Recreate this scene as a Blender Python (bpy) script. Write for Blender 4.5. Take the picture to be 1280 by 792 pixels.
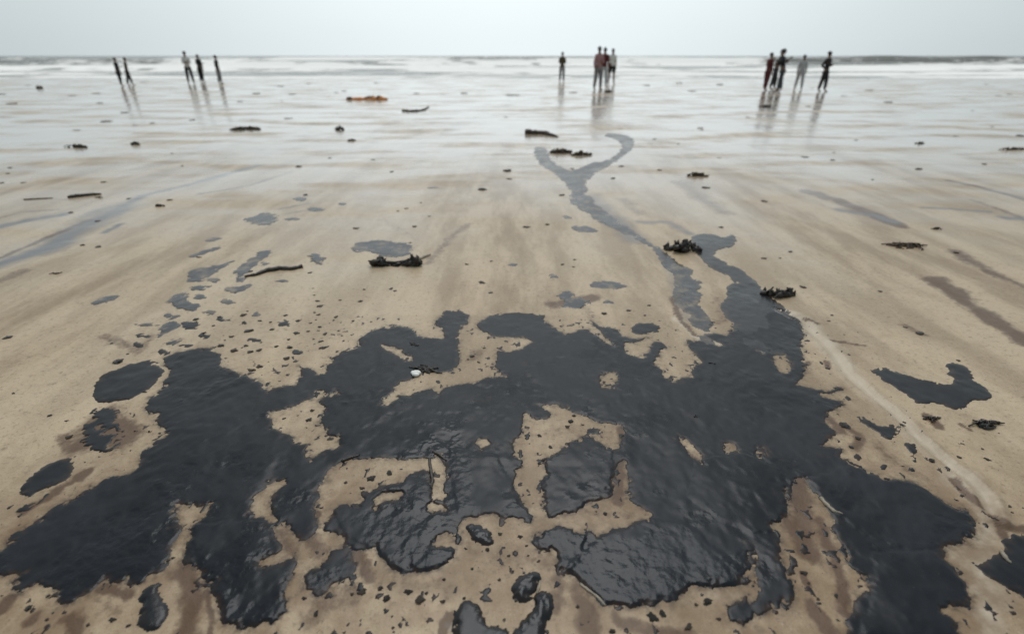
import bpy, bmesh, math, random
import numpy as np
from mathutils import Vector, Matrix

for o in list(bpy.data.objects):
    bpy.data.objects.remove(o, do_unlink=True)
scene = bpy.context.scene
col = scene.collection
R = math.radians

# ------------------------------------------------------------------ camera, sky, sun, exposure
CAM_H, PITCH, FPX = 1.45, R(26.4), 657.0          # metres, down-tilt, focal length in photo pixels
cam_d = bpy.data.cameras.new('camera')
cam_d.sensor_width = 36.0
cam_d.lens = FPX / 1280.0 * 36.0
cam_d.clip_start = 0.05
cam_d.clip_end = 30000
cam_d.dof.use_dof = True
cam_d.dof.focus_distance = 2.3
cam_d.dof.aperture_fstop = 1.25
cam = bpy.data.objects.new('camera', cam_d)
cam.location = (0, 0, CAM_H)
cam.rotation_euler = (math.pi / 2 - PITCH, 0, 0)
col.objects.link(cam)
scene.camera = cam

SUN_EL, SUN_AZ = R(62), R(2)                       # veiled sun high ahead; the thinnest cloud lies low over the sea
CLOUD_EL = R(14)
sun_dir = Vector((math.sin(SUN_AZ) * math.cos(SUN_EL), math.cos(SUN_AZ) * math.cos(SUN_EL), math.sin(SUN_EL)))
thin_dir = Vector((0, math.cos(CLOUD_EL), math.sin(CLOUD_EL)))
world = bpy.data.worlds.new('World')
scene.world = world
world.use_nodes = True
wn, wl = world.node_tree.nodes, world.node_tree.links
wn.clear()
w_out = wn.new('ShaderNodeOutputWorld')
w_bg = wn.new('ShaderNodeBackground')
w_sky = wn.new('ShaderNodeTexSky')
w_sky.sky_type = 'NISHITA'
w_sky.sun_disc = False
w_sky.sun_elevation = SUN_EL
w_sky.sun_rotation = SUN_AZ
w_sky.dust_density = 6.0
w_tc = wn.new('ShaderNodeTexCoord')
w_dot = wn.new('ShaderNodeVectorMath'); w_dot.operation = 'DOT_PRODUCT'
w_dot.inputs[1].default_value = thin_dir
wl.new(w_tc.outputs['Generated'], w_dot.inputs[0])
w_cl = wn.new('ShaderNodeMath'); w_cl.operation = 'MAXIMUM'; w_cl.inputs[1].default_value = 0.0
wl.new(w_dot.outputs['Value'], w_cl.inputs[0])
w_pw = wn.new('ShaderNodeMath'); w_pw.operation = 'POWER'; w_pw.inputs[1].default_value = 3.6
wl.new(w_cl.outputs[0], w_pw.inputs[0])
w_map = wn.new('ShaderNodeMapping'); w_map.inputs['Scale'].default_value = (1.2, 1.2, 5.0)
w_noi = wn.new('ShaderNodeTexNoise'); w_noi.inputs['Scale'].default_value = 1.6; w_noi.inputs['Detail'].default_value = 4
wl.new(w_tc.outputs['Generated'], w_map.inputs['Vector'])
wl.new(w_map.outputs[0], w_noi.inputs['Vector'])
w_ns = wn.new('ShaderNodeMath'); w_ns.operation = 'MULTIPLY_ADD'; w_ns.inputs[1].default_value = 0.14; w_ns.inputs[2].default_value = -0.07
wl.new(w_noi.outputs['Fac'], w_ns.inputs[0])
w_add = wn.new('ShaderNodeMath'); w_add.operation = 'ADD'; w_add.use_clamp = True
wl.new(w_pw.outputs[0], w_add.inputs[0]); wl.new(w_ns.outputs[0], w_add.inputs[1])
w_ov = wn.new('ShaderNodeMix'); w_ov.data_type = 'RGBA'      # the overcast layer
w_ov.inputs['A'].default_value = (4.5, 5.15, 5.3, 1)
w_ov.inputs['B'].default_value = (9.9, 10.8, 11.1, 1)
wl.new(w_add.outputs[0], w_ov.inputs['Factor'])
w_mx = wn.new('ShaderNodeMix'); w_mx.data_type = 'RGBA'
w_mx.inputs['Factor'].default_value = 0.90
wl.new(w_sky.outputs[0], w_mx.inputs['A']); wl.new(w_ov.outputs['Result'], w_mx.inputs['B'])
wl.new(w_mx.outputs['Result'], w_bg.inputs['Color'])
w_bg.inputs['Strength'].default_value = 0.10
wl.new(w_bg.outputs[0], w_out.inputs[0])

sun_d = bpy.data.lights.new('sun', 'SUN')
sun_d.energy = 1.5
sun_d.angle = R(40)
sun_d.color = (1.0, 0.96, 0.90)
sun = bpy.data.objects.new('sun', sun_d)
sun.rotation_euler = (-sun_dir).to_track_quat('-Z', 'Y').to_euler()
sun.location = (0, 20, 30)
col.objects.link(sun)

scene.render.engine = 'CYCLES'
scene.view_settings.view_transform = 'Standard'
scene.view_settings.look = 'None'
scene.view_settings.exposure = 0.0
scene.view_settings.gamma = 1.0
scene.view_settings.use_curve_mapping = False

# ------------------------------------------------------------------ helpers
_sp, _cp = math.sin(PITCH), math.cos(PITCH)
def G(px, py):
    """a point of the beach (z = 0) from where it was measured in the photograph"""
    dx, dy = (px - 640.0) / FPX, (396.0 - py) / FPX
    d = (dx, _cp + dy * _sp, -_sp + dy * _cp)
    t = CAM_H / -d[2]
    return (d[0] * t, d[1] * t)
def M_PER_PX(px, py):
    x0, y0 = G(px - .5, py); x1, y1 = G(px + .5, py)
    return x1 - x0

_rng = np.random.RandomState(7)
_TAB = _rng.rand(256, 256).astype(np.float32)
def vnoise(x, y):
    xi = np.floor(x).astype(np.int64); yi = np.floor(y).astype(np.int64)
    fx = x - xi; fy = y - yi
    fx = fx * fx * (3 - 2 * fx); fy = fy * fy * (3 - 2 * fy)
    a = _TAB[yi & 255, xi & 255]; b = _TAB[yi & 255, (xi + 1) & 255]
    c = _TAB[(yi + 1) & 255, xi & 255]; d = _TAB[(yi + 1) & 255, (xi + 1) & 255]
    return (a * (1 - fx) + b * fx) * (1 - fy) + (c * (1 - fx) + d * fx) * fy
def fbm(x, y, n=4, gain=.5):
    s = 0; amp = 1; tot = 0
    for i in range(n):
        s = s + amp * (vnoise(x + 17.3 * i, y + 5.7 * i) * 2 - 1); tot += amp
        amp *= gain; x = x * 2.03; y = y * 2.03
    return s / tot
def sstep(a, b, x):
    t = np.clip((x - a) / (b - a), 0, 1)
    return t * t * (3 - 2 * t)

def grid_mesh(name, V, Q, mat, attrs=None, smooth=True):
    me = bpy.data.meshes.new(name)
    V = np.ascontiguousarray(V, dtype=np.float32); Q = np.ascontiguousarray(Q, dtype=np.int32)
    me.vertices.add(len(V)); me.vertices.foreach_set('co', V.ravel())
    k = Q.shape[1]
    me.loops.add(Q.size); me.loops.foreach_set('vertex_index', Q.ravel())
    me.polygons.add(len(Q))
    me.polygons.foreach_set('loop_start', np.arange(0, Q.size, k, dtype=np.int32))
    me.polygons.foreach_set('use_smooth', np.full(len(Q), smooth))
    me.update(calc_edges=True)
    for an, av in (attrs or {}).items():
        a = me.attributes.new(an, 'FLOAT', 'POINT')
        a.data.foreach_set('value', np.ascontiguousarray(av, dtype=np.float32))
    me.materials.append(mat)
    ob = bpy.data.objects.new(name, me)
    col.objects.link(ob)
    return ob
def quads(nr, nc):
    i = np.arange(nr - 1)[:, None] * nc + np.arange(nc - 1)[None, :]
    return np.stack([i, i + 1, i + nc + 1, i + nc], -1).reshape(-1, 4)
def tag(o, label=None, cat=None, group=None, kind=None):
    if label: o['label'] = label
    if cat: o['category'] = cat
    if group: o['group'] = group
    if kind: o['kind'] = kind
    return o
def mesh_from_bm(name, bm, mat, parent=None, smooth=True):
    me = bpy.data.meshes.new(name)
    bm.normal_update()
    bm.to_mesh(me); bm.free()
    for p in me.polygons: p.use_smooth = smooth
    me.materials.append(mat)
    ob = bpy.data.objects.new(name, me)
    col.objects.link(ob)
    if parent: ob.parent = parent
    return ob
def chaikin(p, n=1):
    for _ in range(n):
        q = []
        for i in range(len(p)):
            a, b = p[i], p[(i + 1) % len(p)]
            q.append((a[0] * .75 + b[0] * .25, a[1] * .75 + b[1] * .25))
            q.append((a[0] * .25 + b[0] * .75, a[1] * .25 + b[1] * .75))
        p = q
    return p

# ------------------------------------------------------------------ materials
def new_mat(name):
    m = bpy.data.materials.new(name); m.use_nodes = True
    nt = m.node_tree; b = nt.nodes['Principled BSDF']
    return m, nt.nodes, nt.links, b
def N(nodes, t, **kw):
    n = nodes.new(t)
    for k, v in kw.items():
        if k in n.inputs: n.inputs[k].default_value = v
        else: setattr(n, k, v)
    return n
def noise(nodes, links, vec, scale, detail=4, rough=.55):
    n = nodes.new('ShaderNodeTexNoise')
    n.inputs['Scale'].default_value = scale; n.inputs['Detail'].default_value = detail; n.inputs['Roughness'].default_value = rough
    links.new(vec, n.inputs['Vector'])
    return n.outputs['Fac']
def ramp(nodes, links, fac, a, b, va=0.0, vb=1.0):
    n = nodes.new('ShaderNodeMapRange'); n.interpolation_type = 'SMOOTHSTEP'
    n.inputs['From Min'].default_value = a; n.inputs['From Max'].default_value = b
    n.inputs['To Min'].default_value = va; n.inputs['To Max'].default_value = vb
    links.new(fac, n.inputs['Value'])
    return n.outputs['Result']
def mixc(nodes, links, fac, a, b):
    n = nodes.new('ShaderNodeMix'); n.data_type = 'RGBA'
    for sock, v in (('A', a), ('B', b)):
        if isinstance(v, tuple): n.inputs[sock].default_value = (*v, 1)
        else: links.new(v, n.inputs[sock])
    if isinstance(fac, float): n.inputs['Factor'].default_value = fac
    else: links.new(fac, n.inputs['Factor'])
    return n.outputs['Result']
def mth(nodes, links, op, a, b=None, clamp=False):
    n = nodes.new('ShaderNodeMath'); n.operation = op; n.use_clamp = clamp
    for i, v in enumerate((a, b)):
        if v is None: continue
        if isinstance(v, (int, float)): n.inputs[i].default_value = v
        else: links.new(v, n.inputs[i])
    return n.outputs[0]
def attr(nodes, name):
    n = nodes.new('ShaderNodeAttribute'); n.attribute_name = name
    return n.outputs['Fac']
def bump(nodes, links, h, strength, dist, bsdf, prev=None):
    n = nodes.new('ShaderNodeBump')
    n.inputs['Strength'].default_value = strength; n.inputs['Distance'].default_value = dist
    links.new(h, n.inputs['Height'])
    if prev: links.new(prev, n.inputs['Normal'])
    if bsdf: links.new(n.outputs[0], bsdf.inputs['Normal'])
    return n.outputs[0]

def make_sand():
    m, n, l, b = new_mat('wet_sand')
    pos = n.new('ShaderNodeNewGeometry').outputs['Position']
    mp = N(n, 'ShaderNodeMapping'); mp.inputs['Scale'].default_value = (1.0, .22, 1.0); mp.inputs['Rotation'].default_value = (0, 0, R(9))
    l.new(pos, mp.inputs['Vector'])
    streak = noise(n, l, mp.outputs[0], 3.2, 6, .62)
    broad = noise(n, l, mp.outputs[0], .55, 4)
    fine = noise(n, l, pos, 38, 5, .65)
    grain = noise(n, l, pos, 420, 2, .7)
    mott = noise(n, l, pos, 9, 5, .6)
    c = mixc(n, l, ramp(n, l, streak, .38, .62), SAND_DARK, SAND_LIGHT)
    c = mixc(n, l, ramp(n, l, broad, .35, .7, 0, .55), c, SAND_PALE)
    c = mixc(n, l, ramp(n, l, mott, .52, .75, 0, .35), c, SAND_DARK)
    c = mixc(n, l, ramp(n, l, fine, .54, .70, 0, .55), c, (.125, .085, .052))
    c = mixc(n, l, ramp(n, l, grain, .55, .75, 0, .6), c, (.10, .075, .05))
    gr2 = noise(n, l, pos, 130, 3, .7)
    c = mixc(n, l, ramp(n, l, gr2, .57, .70, 0, .55), c, (.085, .058, .036))
    c = mixc(n, l, ramp(n, l, gr2, .42, .30, 0, .40), c, (.55, .47, .37))
    c = mixc(n, l, attr(n, 'pale'), c, (.52, .45, .36))
    # oil soaked sand: brown, with its own ragged shape
    so = attr(n, 'soil')
    so_r = ramp(n, l, mth(n, l, 'ADD', so, mth(n, l, 'MULTIPLY', mth(n, l, 'SUBTRACT', fine, .5), .8)), .18, .85, 0, .9)
    so_r = mth(n, l, 'MULTIPLY', so_r, ramp(n, l, so, 0, .12))
    c = mixc(n, l, mth(n, l, 'MULTIPLY', attr(n, 'rim'), ramp(n, l, mott, .30, .62, .25, 1.0)), c, (.172, .108, .058))  # brown oil fringe, with darkening of the foreground painted into its colour
    c = mixc(n, l, so_r, c, (.078, .038, .018))
    c = mixc(n, l, mth(n, l, 'MULTIPLY', attr(n, 'soak'), ramp(n, l, fine, .40, .60, .15, .9)), c, (.030, .019, .013))
    fi = attr(n, 'film')
    c = mixc(n, l, fi, c, (.066, .071, .082))
    sep = N(n, 'ShaderNodeSeparateXYZ'); l.new(pos, sep.inputs[0])
    yv = mth(n, l, 'ADD', sep.outputs['Y'], mth(n, l, 'MULTIPLY', mth(n, l, 'SUBTRACT', broad, .5), 9.0))
    wet = ramp(n, l, yv, 2.4, 10.5)
    mr = N(n, 'ShaderNodeMapping'); mr.inputs['Scale'].default_value = (.45, 1.3, 1.0); mr.inputs['Rotation'].default_value = (0, 0, R(-6))
    l.new(pos, mr.inputs['Vector'])
    ridge = noise(n, l, mr.outputs[0], .9, 6, .62)      # sand ridges standing out of the water film
    dry = ramp(n, l, ridge, .44, .66, 0, .88)
    wet = mth(n, l, 'MULTIPLY', wet, mth(n, l, 'SUBTRACT', 1.0, dry))
    wet = mth(n, l, 'MAXIMUM', wet, mth(n, l, 'MULTIPLY', fi, .35))
    c = mixc(n, l, mth(n, l, 'MULTIPLY', wet, .45), c, (.25, .205, .175))
    l.new(c, b.inputs['Base Color'])
    damp = ramp(n, l, streak, .35, .65, .50, .40)
    ro = N(n, 'ShaderNodeMix')
    ro.data_type = 'FLOAT'; l.new(wet, ro.inputs['Factor']); l.new(damp, ro.inputs['A']); ro.inputs['B'].default_value = .12
    l.new(ro.outputs['Result'], b.inputs['Roughness'])
    b.inputs['IOR'].default_value = 1.42
    l.new(wet, b.inputs['Coat Weight']); b.inputs['Coat Roughness'].default_value = .19; b.inputs['Coat IOR'].default_value = 1.33
    h = mth(n, l, 'ADD', mth(n, l, 'MULTIPLY', fine, .8), mth(n, l, 'MULTIPLY', gr2, .45))
    st = bump(n, l, h, .5, .004, None)
    bn = n[-1] if False else None
    n2 = n.new('ShaderNodeBump'); n2.inputs['Distance'].default_value = .02
    l.new(mth(n, l, 'SUBTRACT', .12, mth(n, l, 'MULTIPLY', wet, .06)), n2.inputs['Strength'])
    l.new(mott, n2.inputs['Height'])
    # the thin water film evens out the grain
    bnode = [x for x in n if x.bl_idname == 'ShaderNodeBump'][0]
    l.new(mth(n, l, 'SUBTRACT', .5, mth(n, l, 'MULTIPLY', wet, .46)), bnode.inputs['Strength'])
    l.new(bnode.outputs[0], n2.inputs['Normal'])
    l.new(n2.outputs[0], b.inputs['Normal'])
    return m
SAND_DARK, SAND_LIGHT, SAND_PALE = (.255, .184, .112), (.430, .330, .216), (.50, .405, .285)

def make_oil(name, base, brown, rough0, rough1, bmp=.35, spec=.5, film=False):
    m, n, l, b = new_mat(name)
    pos = n.new('ShaderNodeNewGeometry').outputs['Position']
    a = noise(n, l, pos, 2.6, 7, .62); f = noise(n, l, pos, 60, 4, .6); g = noise(n, l, pos, 22, 4, .6)
    e = attr(n, 'edge')
    c = mixc(n, l, ramp(n, l, a, .4, .7), base, tuple(v * 1.7 for v in base))
    c = mixc(n, l, mth(n, l, 'MULTIPLY', e, ramp(n, l, g, .4, .62, .1, .9)), c, brown)
    # grains of sand blown on to the tar
    c = mixc(n, l, ramp(n, l, f, .68, .78, 0, .3), c, (.12, .10, .08))
    if film:      # sand shows through where the film is thinnest
        c = mixc(n, l, ramp(n, l, noise(n, l, pos, 7, 6, .7), .48, .66, 0, .75), c, (.20, .155, .105))
    else:         # thin brown places
        c = mixc(n, l, ramp(n, l, noise(n, l, pos, 3.3, 6, .68), .60, .74, 0, .55), c, (.034, .024, .018))
    l.new(c, b.inputs['Base Color'])
    l.new(mth(n, l, 'MULTIPLY', ramp(n, l, a, .35, .68, rough0, rough1), mth(n, l, 'SUBTRACT', 1.0, mth(n, l, 'MULTIPLY', attr(n, 'crust'), .35))), b.inputs['Roughness'])
    b.inputs['IOR'].default_value = 1.5
    b.inputs['Specular IOR Level'].default_value = spec
    b.inputs['Specular Tint'].default_value = (.84, .91, 1.0, 1)      # bluish sheen of crude oil
    n1 = bump(n, l, f, bmp, .003, None)
    # crinkled skin: fine sharp folds that catch the sky
    cn = noise(n, l, pos, 42, 2, .5)
    n3 = n.new('ShaderNodeBump'); n3.inputs['Distance'].default_value = .006
    l.new(mth(n, l, 'MULTIPLY', attr(n, 'crust'), .32), n3.inputs['Strength'])
    l.new(cn, n3.inputs['Height']); l.new(n1, n3.inputs['Normal'])
    bump(n, l, g, bmp * .6, .006, b, n3.outputs[0])
    return m
OIL = make_oil('thick_oil', (.0042, .0050, .0072), (.040, .022, .012), .22, .48, .07, .25)
OIL_FILM = make_oil('thin_oil', (.026, .026, .029), (.085, .062, .044), .22, .38, .06, .42, True)
STREAM = make_oil('flowing_oil', (.011, .0115, .013), (.075, .050, .032), .22, .40, .06, .33)
TAR = make_oil('crusted_tar', (.006, .006, .007), (.022, .013, .008), .22, .38, .30, .32)

def simple(name, c1, c2, rough, scale=30, bmp=.3, spec=.5):
    m, n, l, b = new_mat(name)
    oc = n.new('ShaderNodeTexCoord').outputs['Object']
    f = noise(n, l, oc, scale, 5, .6)
    l.new(mixc(n, l, ramp(n, l, f, .38, .66), c1, c2), b.inputs['Base Color'])
    b.inputs['Roughness'].default_value = rough
    b.inputs['Specular IOR Level'].default_value = spec
    bump(n, l, f, bmp, .01, b)
    return m
WEED = simple('dry_weed', (.030, .020, .012), (.090, .062, .035), .75, 60, .8)
WOOD = simple('dark_driftwood', (.020, .014, .010), (.065, .045, .030), .7, 40, .6)
OILY = simple('oily_debris', (.005, .004, .004), (.030, .020, .013), .38, 40, .6)
PALE = simple('pale_shell', (.62, .62, .60), (.80, .80, .78), .5, 25, .2)
TWIG = simple('pale_twig', (.20, .17, .13), (.32, .28, .22), .7, 25, .4)
SHELLY = simple('grey_wet_crumb', (.17, .155, .14), (.30, .28, .25), .6, 20, .3)
ORANGE = simple('faded_orange_cloth', (.62, .22, .06), (.75, .36, .14), .8, 12, .5)

def make_water():
    m, n, l, b = new_mat('sea_water')
    pos = n.new('ShaderNodeNewGeometry').outputs['Position']
    mp = N(n, 'ShaderNodeMapping'); mp.inputs['Scale'].default_value = (.35, 1.0, 1.0)
    l.new(pos, mp.inputs['Vector'])
    f = noise(n, l, mp.outputs[0], .9, 7, .68)
    g = noise(n, l, mp.outputs[0], .18, 4)
    fo = attr(n, 'foam')
    k = mth(n, l, 'ADD', fo, mth(n, l, 'MULTIPLY', mth(n, l, 'SUBTRACT', f, .5), 1.1))
    k = ramp(n, l, k, .20, .50)
    c = mixc(n, l, g, (.10, .105, .092), (.15, .152, .138))
    c = mixc(n, l, k, c, (.88, .88, .87))
    l.new(c, b.inputs['Base Color'])
    l.new(ramp(n, l, k, 0, 1, .25, .85), b.inputs['Roughness'])
    b.inputs['IOR'].default_value = 1.33
    bump(n, l, f, .5, .10, b)
    return m
WATER = make_water()
SAND = make_sand()

# ------------------------------------------------------------------ the beach
# drainage groove with little banks of pale sand, right of the slick
GROOVE = [G(*p) for p in [(978, 388), (1003, 398), (1022, 420), (1040, 440), (1056, 463), (1078, 481), (1098, 497), (1120, 520), (1143, 545), (1172, 572), (1204, 596), (1226, 622), (1240, 650)]]
def dist_polyline(x, y, P):
    best = np.full(x.shape, 1e9); tt = np.zeros(x.shape)
    for i in range(len(P) - 1):
        ax, ay = P[i]; bx, by = P[i + 1]
        dx, dy = bx - ax, by - ay
        t = np.clip(((x - ax) * dx + (y - ay) * dy) / (dx * dx + dy * dy), 0, 1)
        d = np.hypot(x - ax - t * dx, y - ay - t * dy)
        m = d < best
        best = np.where(m, d, best); tt = np.where(m, i + t, tt)
    return best, tt
def groove_wobble(x, y):
    return .030 * fbm(x * 3.2 + 8, y * 3.2, 2) + .010 * fbm(x * 14, y * 14, 2)
def sand_z(x, y):
    fade = 1 - sstep(3.0, 7.0, np.abs(y))
    z = .010 * fbm(x * .9 + 3, y * .35, 3) + .005 * fbm(x * 3.1 + 40, y * 1.3 + 9, 3)
    z = z + fade * (.0042 * fbm(x * 9 + 11, y * 6 + 4, 3) + .0016 * fbm(x * 26, y * 22 + 8, 2))
    near = (x > .4) & (x < 2.4) & (y > .8) & (y < 3.6)
    if np.any(near):
        d = np.full(x.shape, 9.0)
        xx, yy = x[near], y[near]
        w = groove_wobble(xx, yy)
        d[near] = dist_polyline(xx + w, yy + w, GROOVE)[0]
        z = z - .010 * np.exp(-(d / .016) ** 2) + .011 * np.exp(-((d - .038) / .014) ** 2)
    z = z - .011 * np.maximum(0, y - 36)
    return z

# stains: (points in the photo, width in photo pixels, strength, softness)
SOIL = [
    ([(1008, 238), (1050, 252), (1090, 268), (1128, 283)], 26, .62),
    ([(1185, 225), (1225, 234), (1290, 252)], 15, .55),
    ([(1215, 250), (1250, 262), (1290, 278)], 12, .40),
    ([(1175, 350), (1210, 378), (1250, 405), (1290, 432)], 34, .60),
    ([(1195, 315), (1240, 340), (1290, 362)], 24, .45),
    ([(1130, 405), (1155, 418)], 18, .38),
    ([(1170, 205), (1290, 212)], 7, .5),
    ([(850, 228), (880, 250), (905, 265)], 34, .34),
    ([(780, 250), (800, 268)], 26, .30),
    ([(480, 275), (520, 300)], 20, .22), ([(535, 330), (560, 300), (585, 280)], 16, .35),
    ([(150, 215), (210, 205), (260, 200)], 7, .40), ([(190, 218), (260, 212)], 7, .35),
    ([(250, 242), (310, 232), (365, 214)], 10, .42),
    ([(0, 322), (50, 300), (110, 276)], 12, .62), ([(-10, 275), (30, 265), (70, 262)], 12, .35),
    ([(0, 352), (30, 338)], 22, .35),
    ([(30, 250), (60, 249), (85, 250)], 4, .5),
    ([(300, 400), (420, 420), (450, 400)], 40, .16), ([(130, 420), (175, 440), (190, 420)], 18, .34),
    # brown soaked sand beside the slick
    ([(228, 716), (240, 740), (236, 775), (232, 800)], 34, .85),
    ([(258, 738), (264, 770), (262, 800)], 9, .55),
    ([(0, 765), (12, 748)], 18, .75), ([(88, 772), (96, 800)], 26, .9), ([(40, 775), (46, 768)], 20, .45),
    ([(130, 735), (160, 742)], 18, .6), ([(120, 750), (150, 765)], 14, .3),
    ([(995, 600), (1000, 630), (1006, 660), (1010, 690)], 44, .95),
    ([(1022, 650), (1040, 690), (1052, 730), (1056, 765)], 20, .72),
    ([(985, 655), (1010, 690)], 30, .65), ([(1004, 722), (1008, 732)], 11, .8), ([(1015, 760), (1035, 790)], 24, .6),
    ([(773, 575), (774, 605), (770, 628)], 17, .9), ([(776, 538), (778, 556)], 12, .75),
    ([(440, 690), (455, 705), (462, 725)], 20, .6), ([(385, 668), (400, 690)], 26, .42), ([(350, 665), (366, 690)], 22, .42),
    ([(440, 745), (410, 755), (390, 770)], 40, .36), ([(720, 735), (735, 770), (740, 800)], 34, .5), ([(560, 770), (552, 795)], 16, .6),
    ([(700, 730), (690, 760)], 26, .42), ([(770, 775), (800, 790), (860, 795)], 26, .5),
    ([(1190, 600), (1215, 625), (1224, 634)], 14, .78), ([(1250, 650), (1262, 660), (1290, 662)], 20, .65), ([(1242, 645), (1255, 672)], 14, .7),
    ([(660, 545), (700, 540), (730, 535), (760, 545)], 30, .24), ([(725, 640), (790, 645)], 16, .28),
    ([(100, 560), (130, 520), (160, 545)], 46, .62), ([(30, 640), (60, 622), (110, 590)], 18, .52), ([(85, 560), (80, 545)], 18, .4),
    ([(1055, 535), (1075, 545), (1070, 560)], 20, .5), ([(1160, 520), (1172, 532)], 15, .8), ([(1202, 530), (1212, 536)], 10, .7),
    ([(1100, 560), (1115, 575), (1160, 600)], 26, .28), ([(1030, 520), (1050, 540)], 18, .5), ([(995, 470), (1010, 452)], 9, .5),
    ([(840, 372), (850, 400), (870, 420)], 10, .6), ([(895, 372), (905, 400), (888, 405)], 16, .30), ([(700, 370), (730, 385), (745, 405)], 24, .25),
    ([(850, 560), (875, 578)], 8, .5), ([(590, 450), (600, 440)], 22, .35), ([(560, 660), (570, 680)], 20, .35), ([(690, 380), (740, 372)], 26, .5),
    ([(830, 405), (850, 415)], 6, .3), ([(1040, 425), (1060, 428), (1082, 432)], 7, .75), ([(1005, 398), (1022, 404)], 8, .75), ([(1035, 458), (1033, 452)], 9, .6),
    ([(395, 655), (398, 640)], 9, .5), ([(590, 690), (640, 700), (700, 700)], 36, .26), ([(480, 730), (560, 740)], 40, .24),
]
FILM = [
    ([(325, 206), (280, 218), (230, 232), (180, 244), (150, 258)], 14, .85),
    ([(150, 258), (110, 280), (75, 300), (40, 318), (-10, 332)], 42, .9),
    ([(-10, 285), (30, 276), (75, 268)], 22, .85),
    ([(130, 290), (150, 280)], 10, .8),
    ([(1155, 259), (1190, 261), (1235, 265)], 9, .85), ([(1255, 272), (1300, 275)], 14, .8),
    ([(1050, 262), (1095, 270), (1120, 278)], 17, .7),
    ([(730, 245), (765, 275), (800, 300)], 34, .55), ([(800, 278), (835, 278), (862, 292)], 14, .6),
    ([(350, 262), (385, 255)], 8, .5), ([(360, 268), (390, 262)], 7, .4), ([(370, 246), (420, 244)], 5, .35),
    ([(860, 400), (830, 320)], 14, .3), 
    ([(560, 780), (575, 800)], 8, .3),
]
PALE_ST = [([(978, 388), (1003, 398), (1022, 420), (1040, 440), (1056, 463), (1078, 481), (1098, 497), (1120, 520), (1143, 545), (1172, 572), (1204, 596), (1226, 622), (1240, 655), (1225, 690), (1230, 730), (1240, 790)], 26, .85),
           ([(1185, 690), (1215, 700), (1235, 740)], 40, .6), ([(905, 430), (870, 420), (840, 400)], 7, .9),
           ([(1185, 600), (1230, 640), (1245, 675)], 30, .6), ([(880, 745), (915, 748)], 20, .5)]

def paint(x, y, strokes, rag=.35, boost=1.):
    out = np.zeros(x.shape)
    for pts, wpx, s in strokes:
        P = [G(*p) for p in pts]
        wm = [M_PER_PX(*p) * wpx * .5 for p in pts]
        # slant: marks on the beach look squashed, so widths are measured across the stroke on the ground
        W = max(wm) * 2.6
        xs = [p[0] for p in P]; ys = [p[1] for p in P]
        fx = 1.0
        m = (x > min(xs) - W) & (x < max(xs) + W) & (y > min(ys) - W * 2.2) & (y < max(ys) + W * 2.2)
        if not m.any(): continue
        xx, yy = x[m], y[m]
        wb = groove_wobble(xx, yy) if strokes is PALE_ST else 0
        d, t = dist_polyline(xx + wb, yy + wb, P)
        w = np.interp(t, range(len(wm)), wm)
        nz = fbm(xx / w.mean() * .9, yy / w.mean() * .7, 4)
        v = min(1., s * boost) * (1 - sstep(.05, 1.6, d / w + rag * 1.9 * nz))
        out[m] = np.maximum(out[m], v)
    return out

ST = .0056
us = list(np.arange(-1.62, 1.62 + 1e-6, ST))
outer = [1.68, 1.8, 2.0, 2.4, 3.0, 4.5, 8, 16, 60]
us = np.array([-v for v in outer[::-1]] + us + outer)
ys = [-60, -20, -6, -2, -.6, -.1, .15, .32]
y = .45
while y < 75: ys.append(y); y *= 1 + ST
while y < 400: ys.append(y); y *= 1.05
ys = np.array(ys)
YY = np.repeat(ys[:, None], len(us), 1)
XX = np.maximum(YY, .45) * us[None, :]
ZZ = sand_z(XX, YY)
V = np.stack([XX, YY, ZZ], -1).reshape(-1, 3)
fx, fy = V[:, 0].astype(np.float64), V[:, 1].astype(np.float64)
beach = grid_mesh('beach', V, quads(len(ys), len(us)), SAND,
                  {'soil': paint(fx, fy, SOIL, boost=1.75), 'film': paint(fx, fy, FILM, boost=1.3), 'pale': paint(fx, fy, PALE_ST)})
tag(beach, kind='structure')

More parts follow.
